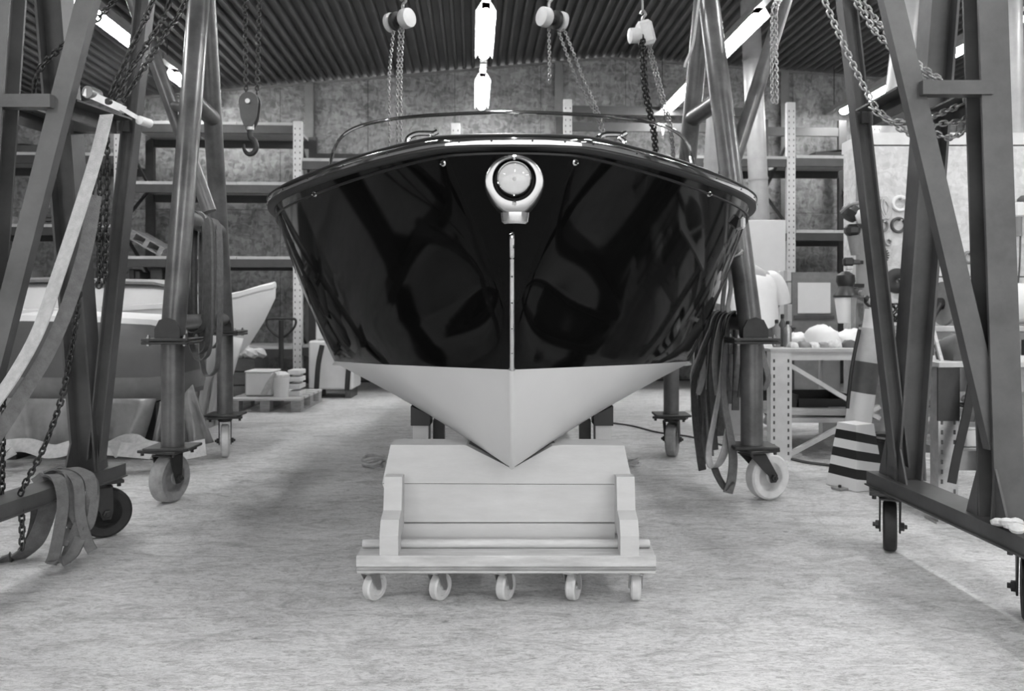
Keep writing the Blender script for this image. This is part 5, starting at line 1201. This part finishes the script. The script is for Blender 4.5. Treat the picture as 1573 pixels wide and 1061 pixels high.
wallring('tape_ring', 'grey ring beside the black rimmed ring', 1357, 346, .058, .038, M_GREY)
wallring('tape_ring', 'pale small ring under the grey ring', 1367, 371, .034, .016, M_BOARD)
wallring('gear_ring', 'toothed ring on the booth wall behind the gantry brace', 1354, 392, .062, .045, M_DGREY, teeth=True)
wallring('grinding_disc', 'large black grinding disc on the booth wall', 1381, 431, .105, .014, M_BLACK, 'disc')
wallring('grinding_disc', 'dark grinding disc low on the booth wall behind the brace', 1352, 497, .075, .014, M_DGREY, 'disc')
wallring('tape_ring', 'grey ring hung alone next to the gantry post', 1492, 395, .056, .030, M_GREY)
wallring('tape_ring', 'light ring half hidden behind the inner brace', 1438, 345, .066, .040, M_BOARD)
wallring('tape_ring', 'pale ring high behind the inner brace', 1450, 310, .05, .03, M_BOARD)
t = thing('hanging_hose', P(1356, 330, 6.6), 'pale coiled hose hung on the booth wall near the rings', 'hose')
for k in range(4): MB().tube(crom([P(1352 + k * 3, 302, 6.652), P(1346 + k * 4, 318, 6.652), P(1356 + k * 3, 336, 6.652), P(1366 + k, 318, 6.652)], 5, closed=True), .008, 7, closed=True).build('turn', M_BOARD, t)
# tools hung at the booth corner
t = thing('power_tool', P(1306, 362, 6.5), 'black power tool with a white rounded cap hung at the booth corner', 'tool')
c = P(1307, 335, 6.54)
MB().beam(c + V(.05, .02, -.06), V(2.92, 6.63, c.z - .06), .03, .03).build('hanger', M_STEELD, t)
MB().lathe([(.0, -.06), (.06, -.05), (.085, 0), (.075, .05), (.0, .075)], c + V(0, 0, .04), V(.6, 0, .8), 18).build('body', M_BLACK, t)
MB().lathe([(.0, -.045), (.045, -.035), (.062, .0), (.05, .04), (0, .055)], c + V(.055, -.05, .01), V(.8, -.3, .4), 18).build('cap', M_WHITE, t)
MB().box(c + V(.01, 0, -.10), (.12, .10, .10), bev=.03).build('base', M_BLACK, t)
MB().tube(crom([c + V(-.08, 0, .05), c + V(-.03, -.06, .10), c + V(.05, -.04, .12)], 5), .015, 8).build('hose', M_GREY, t)
MB().tube([c + V(.02, .0, -.14), c + V(.045, .02, -.30)], [.05, .035], 14).build('stem', M_GREY, t)
t = thing('tool_holder', P(1303, 412, 6.5), 'small black clamp fixed to the booth corner post', 'clamp')
c = P(1303, 402, 6.54); MB().beam(c + V(.04, .02, 0), V(2.92, 6.63, c.z), .02, .03).build('mount', M_STEELD, t); MB().box(c, (.09, .05, .07), bev=.015).build('jaw', M_BLACK, t); MB().box(c + V(.06, .04, .0), (.10, .06, .04), bev=.01).build('arm', M_DGREY, t); MB().box(c + V(.0, -.02, -.05), (.05, .03, .03), bev=.006).build('label_plate', M_BOARD, t)
t = thing('spray_gun', P(1300, 498, 6.4), 'spray gun with black head and pale cup hung at the booth corner', 'spray gun')
c = P(1299, 470, 6.48)
MB().beam(c + V(.03, .03, .17), V(2.92, 6.63, c.z + .17), .03, .03).build('hanger', M_STEELD, t)
MB().lathe([(.055, -.14), (.06, -.135), (.085, .06), (.085, .07)], c, (.0, 0, 1), 22).build('cup', M_WHITE, t)
MB().lathe([(.095, .07), (.098, .085), (.075, .12), (.06, .16), (.075, .20), (.07, .25), (.03, .28), (0, .285)], c, (0, 0, 1), 22).build('head', M_BLACK, t)
MB().tube([c + V(.06, 0, .12), c + V(.17, -.02, .05)], [.04, .03], 14).build('nozzle', M_BLACK, t)
MB().lathe([(.03, -.03), (.03, .03)], c + V(.11, -.04, .10), (.3, -1, 0), 14).build('valve', M_GREY, t)
MB().tube(crom([c + V(.14, 0, .05), c + V(.20, .0, .0), c + V(.24, .05, .08)], 4), .012, 8).build('hose', M_BLACK, t)
t = thing('acrylic_guard', P(1310, 512, 6.3), 'clear plastic guard plate beside the spray gun cup', 'guard')
MB().box(P(1317, 480, 6.36), (.10, .006, .28)).build('plate', glass('acrylic', 1.4, .7), t, smooth=False); MB().box(P(1322, 505, 6.36) + V(.02, .02, 0), (.05, .05, .06), bev=.008).build('clip', M_GREY, t); MB().beam(P(1322, 505, 6.36) + V(.02, .03, 0), V(2.93, 6.63, P(0, 505, 6.36).z), .02, .02).build('arm', M_STEELD, t)
t = thing('wall_drill', P(1567, 352, 6.55), 'grey boxy tool with a hanging tube on the booth wall', 'tool')
c = P(1564, 322, 6.62); MB().box(c, (.08, .08, .12), bev=.012).build('case', M_WHITE, t); MB().box(c + V(.06, .02, .04), (.10, .08, .16), bev=.03).build('head', M_DGREY, t); MB().tube([c + V(0, 0, -.06), c + V(.0, 0, -.22)], .03, 14).build('stem', M_GREY, t); MB().tube(crom([c + V(.02, 0, -.2), c + V(.01, 0, -.5), c + V(.0, .04, -.8)], 5), .008, 6).build('cord', M_DGREY, t)
# long bench with a foil roll in front of the booth
t = thing('work_bench', V(4.0, 6.2, 0), 'long bench with a worn pale edge in front of the booth wall', 'bench')
z = P(0, 501, 5.95).z
MB().box((4.3, 6.25, z - .02), (2.7, .62, .04), bev=.004).build('bench_top', M_BOARD, t, smooth=False)
MB().box((4.3, 5.97, z - .07), (2.6, .03, .06)).build('apron', M_GREY, t, smooth=False)
for x in (3.05, 4.2, 5.5):
    for y in (6.0, 6.48): MB().box((x, y, (z - .04) / 2), (.07, .06, z - .04)).build('leg', M_DGREY, t, smooth=False)
MB().box((4.3, 6.25, .25), (2.5, .5, .03)).build('lower_shelf', M_BOARD, t, smooth=False)
t = thing('foil_roll', V(4.1, 6.22, z), 'large white foil roll with a grey end disc on the long bench', 'roll')
rc = P(1448, 466, 6.22); rr = rc.z - z
MB().tube([V(rc.x + .03, 6.22, rc.z), V(5.1, 6.22, rc.z)], rr * .93, 30).build('foil', M_WHITE2, t)
MB().lathe([(.03, -.004), (rr, -.004), (rr, .02), (.03, .02)], V(rc.x, 6.22, rc.z), (1, 0, 0), 32).build('end_disc', M_GREY, t)
MB().lathe([(.045, -.03), (.045, 0), (.025, .0)], V(rc.x, 6.22, rc.z), (1, 0, 0), 18).build('core', M_BLACK, t)
MB().tube([V(rc.x - .02, 6.2, rc.z), V(rc.x - .14, 6.15, z + .01)], .018, 10).build('stand_arm', M_STEELD, t)
t = thing('cable_bundle', P(1422, 610, 5.9), 'bundle of black cables hanging off the long bench', 'cables')
for k in range(9):
    a = P(1424 + random.uniform(-8, 8), 508, 5.88); b2 = P(1420 + random.uniform(-10, 10), 606 + random.uniform(-10, 8), 5.86)
    MB().tube(crom([a + V(0, .04, .03), a, a.lerp(b2, .5) + V(random.uniform(-.06, .03), random.uniform(-.03, .0), 0), b2], 6), .008, 6).build('cable', M_BLACK, t)
for i, (px, py, lab) in enumerate(((1372, 485, 'tangle of dark wires with a plug lying between the gantry legs on the bench'),)):
    c = P(1377, 490, 6.1); t = thing('wire_tangle', c, lab, 'wires')
    rg = random.Random(8)
    for k in range(6): MB().tube([c + V(.07 * math.cos(a + k) * rg.uniform(.7, 1), .03 * math.sin(a * 2 + k), .05 + .07 * math.sin(a)) for a in [2 * math.pi * j / 14 for j in range(14)]], .007, 6, closed=True).build('wire', M_BLACK, t)
    MB().box(c + V(.03, -.03, .05), (.04, .03, .05), bev=.008).build('plug', M_WHITE, t)
t = thing('parts_heap', V(3.45, 6.2, .27), 'heap of cables and pale scraps on the lower shelf of the long bench', 'scraps')
rg = random.Random(12)
for k in range(7):
    c = V(3.25 + rg.uniform(-.1, .5), 6.1 + rg.uniform(-.1, .2), .32 + .05 * k * rg.random())
    MB().tube([c + V(.12 * math.cos(a), .08 * math.sin(a), .02 * math.sin(3 * a + k)) for a in [2 * math.pi * j / 16 for j in range(16)]], .011, 6, closed=True).build('loop', rg.choice([M_BLACK, M_WHITE, M_GREY]), t)
# ------------------------------------------------------------------ banded post, striped guard, tub
t = thing('banded_post', V(2.2, 5.1, 0), 'leaning round post with dark and white bands behind the striped guard', 'post')
p0, p1 = P(1312, 690, 5.1), P(1341, 496, 5.1); p0 = p0 + (p0 - p1) * ((p0.z) / (p1.z - p0.z))
zs = [0, .18, .30, .47, .64, .8, 1.0]
bands = [(0.0, P(0, 652, 5.1).z, M_GREY), (P(0, 652, 5.1).z, P(0, 603, 5.1).z, M_WHITE), (P(0, 603, 5.1).z, P(0, 556, 5.1).z, M_DGREY), (P(0, 556, 5.1).z, P(0, 505, 5.1).z, M_BOARD)]
for za, zb, mt in bands: MB().tube([lerp_z(p0, p1, za), lerp_z(p0, p1, zb)], .078, 26).build('band', mt, t)
MB().tube([lerp_z(p0, p1, bands[-1][1]), lerp_z(p0, p1, bands[-1][1] + .12)], .060, 22).build('cap', M_WHITE, t)
MB().tube(crom([lerp_z(p0, p1, .95) + V(-.09, -.02, 0), lerp_z(p0, p1, .7) + V(-.11, -.04, 0), lerp_z(p0, p1, .45) + V(-.10, -.04, 0)], 5), .012, 8).build('cable', M_BLACK, t)
gd = 4.85; gx = P(1314, 0, gd).x; t = thing('corner_guard', V(gx, gd, 0), 'tapered floor guard with diagonal black and white stripes', 'guard')
b0, b1, hh = .118, .072, .385
ang = R(24)
def gp(w_, z): return [V(gx, gd, 0) + Matrix.Rotation(ang, 3, 'Z') @ V(a * w_, b2 * w_, z) for a, b2 in ((-1, -1), (1, -1), (1, 1), (-1, 1))]
# stripes are separate painted bands wrapped round the taper
NSTR = 7
def ring_at(u, slant): 
    out = []
    for k, (a, b2) in enumerate(((-1, -1), (1, -1), (1, 1), (-1, 1))):
        uu = min(1, max(0, u + slant * (.5 if k in (0,) else -.5 if k in (1,) else (-.5 if k == 2 else .5)) * -1)); w_ = b0 + (b1 - b0) * uu
        out.append(V(gx, gd, 0) + Matrix.Rotation(ang, 3, 'Z') @ V(a * w_, b2 * w_, hh * uu + .004))
    return out
SL = [0, .14, .29, .43, .57, .71, .85, 1.0]
for i in range(NSTR):
    lo, hi = SL[i], SL[i + 1]
    r0 = []; r1 = []
    for k, (a, b2) in enumerate(((-1, -1), (1, -1), (1, 1), (-1, 1))):
        sl_ = (.045 if k in (0, 3) else -.045)
        for uu, lst, edge in ((lo, r0, i == 0), (hi, r1, i == NSTR - 1)):
            v = uu if edge else uu + sl_
            w_ = b0 + (b1 - b0) * v; lst.append(V(gx, gd, 0) + Matrix.Rotation(ang, 3, 'Z') @ V(a * w_, b2 * w_, hh * v + .004))
    m = MB(); m.add(r0 + r1, [[k, (k + 1) % 4, 4 + (k + 1) % 4, 4 + k] for k in range(4)] + [[0, 1, 2, 3], [4, 5, 6, 7]])
    m.build('stripe', M_WHITE2 if i % 2 == 0 else M_BLACK, t, smooth=False)
for s in (-1, 1):
    c = V(gx, gd, 0) + Matrix.Rotation(ang, 3, 'Z') @ V(s * (b0 + .03), -.02, .008); MB().box(c, (.07, .07, .012), Matrix.Rotation(ang, 3, 'Z')).build('foot', M_ZINC, t, smooth=False)
    MB().lathe([(.010, 0), (.010, .014), (0, .016)], c + V(0, 0, .006), (0, 0, 1), 6).build('bolt', M_STEELD, t)
tx = P(1378, 0, 5.25); t = thing('black_tub', V(tx.x, 5.25, 0), 'black plastic tub with rolled rim standing behind the foot beam', 'tub')
MB().lathe([(.12, 0), (.155, .22), (.175, .225), (.18, .24), (.165, .25), (.15, .235), (.115, .015), (0, .012)], V(tx.x, 5.25, 0), (0, 0, 1), 30).build('tub', M_BLACK, t)
for s in (-1, 1): MB().tube(crom([V(tx.x + s * .17, 5.22, .22), V(tx.x + s * .20, 5.2, .20), V(tx.x + s * .20, 5.3, .20), V(tx.x + s * .17, 5.28, .22)], 4), .008, 6).build('handle', M_ZINC, t)
# ------------------------------------------------------------------ low rack bench behind the H beam gantry
fd = 4.08; fx0 = P(1450, 0, fd).x; t = thing('low_rack_bench', V(2.7, 4.4, 0), 'low bench of slotted rack uprights and wide beams by the gantry', 'bench')
fz = P(0, 562, fd).z
for x in (fx0, fx0 + 1.2):
    for y in (fd, fd + .45):
        m = MB(); m.prism([(-.05, -.04), (.05, -.04), (.05, .04), (.035, .04), (.035, -.028), (-.035, -.028), (-.035, .04), (-.05, .04)], V(x, y, .008), V(x, y, fz), up=(0, 1, 0)); u = m.build('upright', M_ZINC, t, smooth=False)
        m = MB(); q = .06
        while q < fz - .03:
            for s in (-.032, .032): m.box((x + s, y - .041, q), (.010, .003, .022))
            q += .05
        m.build('slots', M_DGREY, u, smooth=False, kind='stuff')
        MB().box((x + .02, y, .004), (.18, .12, .008)).build('foot_plate', M_ZINC, t, smooth=False)
for y in (fd - .02, fd + .47):
    m = MB(); m.box((fx0 + .6, y, fz - .065), (1.13, .04, .125)); m.build('beam', M_STEELL, t, smooth=False)
    m = MB(); m.box((fx0 + .6, y, P(0, 705, fd).z), (1.13, .04, .10)); m.build('beam', M_STEELL, t, smooth=False)
    m = MB(); m.box((fx0 + .0, y - .022, fz - .14), (.11, .012, .27)); m.build('connector', M_STEELD, t, smooth=False)
MB().box((fx0 + .6, fd + .225, fz + .011), (1.33, .60, .022)).build('bench_top', M_BOARD, t, smooth=False)
MB().box((fx0 + .6, fd + .225, P(0, 690, fd).z - .01), (1.1, .44, .02)).build('lower_shelf', M_BOARD, t, smooth=False)
lump('tool_bag', 'dark canvas tool bag standing on the low rack bench', V(P(1474, 0, fd + .15).x, fd + .15, fz + .023), .22, .2, .13, M_DGREY, 'bag', 31)
t = thing('timber_stick', P(1446, 560, fd + .1), 'short pale stick leaning against the canvas tool bag', 'stick'); MB().beam(P(1447, 556, fd + .06), P(1434, 508, fd + .16), .016, .016).build('stick', M_WOOD, t)
zsh = P(0, 690, fd).z
t = thing('storage_box', V(P(1500, 0, fd + .12).x, fd + .12, zsh), 'white flat box on the lower shelf of the low rack bench', 'box'); c = V(P(1502, 0, fd + .12).x, fd + .14, zsh + .05); MB().box(c, (.22, .2, .09), bev=.006).build('body', M_WHITE2, t); MB().box(c + V(0, 0, .05), (.23, .21, .012), bev=.004).build('lid', M_WHITE2, t)
t = thing('film_curtain', P(1530, 660, fd + .4), 'streaky clear film hanging below the low rack bench top', 'film')
for k in range(6):
    x = P(1478 + k * 14, 0, fd + .42).x; MB().strap([V(x, fd + .36, fz + .002), V(x + .02, fd + .35, .55), V(x - .01 + .01 * k, fd + .37, .378)], .07, V(1, .3 * math.sin(k * 2), 0), .004).build('strip', M_WEBL if k % 2 else M_PLASTIC, t)
t = thing('work_apron', P(1500, 742, fd - .12), 'black work apron with long straps hung over the low rack bench', 'apron')
MB().strap([V(P(1502, 0, fd).x, fd + .03, fz + .026), V(P(1500, 0, fd).x, fd - .07, fz + .026), P(1498, 568, fd - .085), P(1484, 640, fd - .10), P(1470, 700, fd - .11), P(1462, 742, fd - .12)], .05, V(1, .2, 0), .005).build('strap', M_BLACK, t)
MB().strap([V(P(1520, 0, fd).x, fd + .03, fz + .026), V(P(1518, 0, fd).x, fd - .07, fz + .026), P(1516, 568, fd - .085), P(1510, 630, fd - .10), P(1507, 700, fd - .11)], .045, V(1, .2, 0), .005).build('strap', M_BLACK, t)
rows = []
for j in range(7):
    v = j / 6; z_ = P(0, 672, fd).z * (1 - v) + P(0, 744, fd).z * v
    hw = .05 + .10 * v
    rows.append([V(P(1512, 0, fd).x - .0 + hw * u + .03 * v, fd - .12 + .02 * math.sin(u * 5 + v * 3), z_ - .02 * math.cos(u * 3) * v) for u in [k / 5 - 1 for k in range(11)]])
MB().grid(rows).build('bib', M_BLACK, t, solid=.005)

t = thing('hanging_rope', P(1050, 96, 5.0), 'thin pale rope hanging loose beside the pipe gantry leg', 'rope')
MB().tube(crom([P(1077, -30, 5.0), P(1070, 30, 5.0), P(1064, 70, 5.0), P(1054, 95, 5.0), P(1052, 104, 5.0)], 6), .009, 8).build('strand', M_WEBL, t)
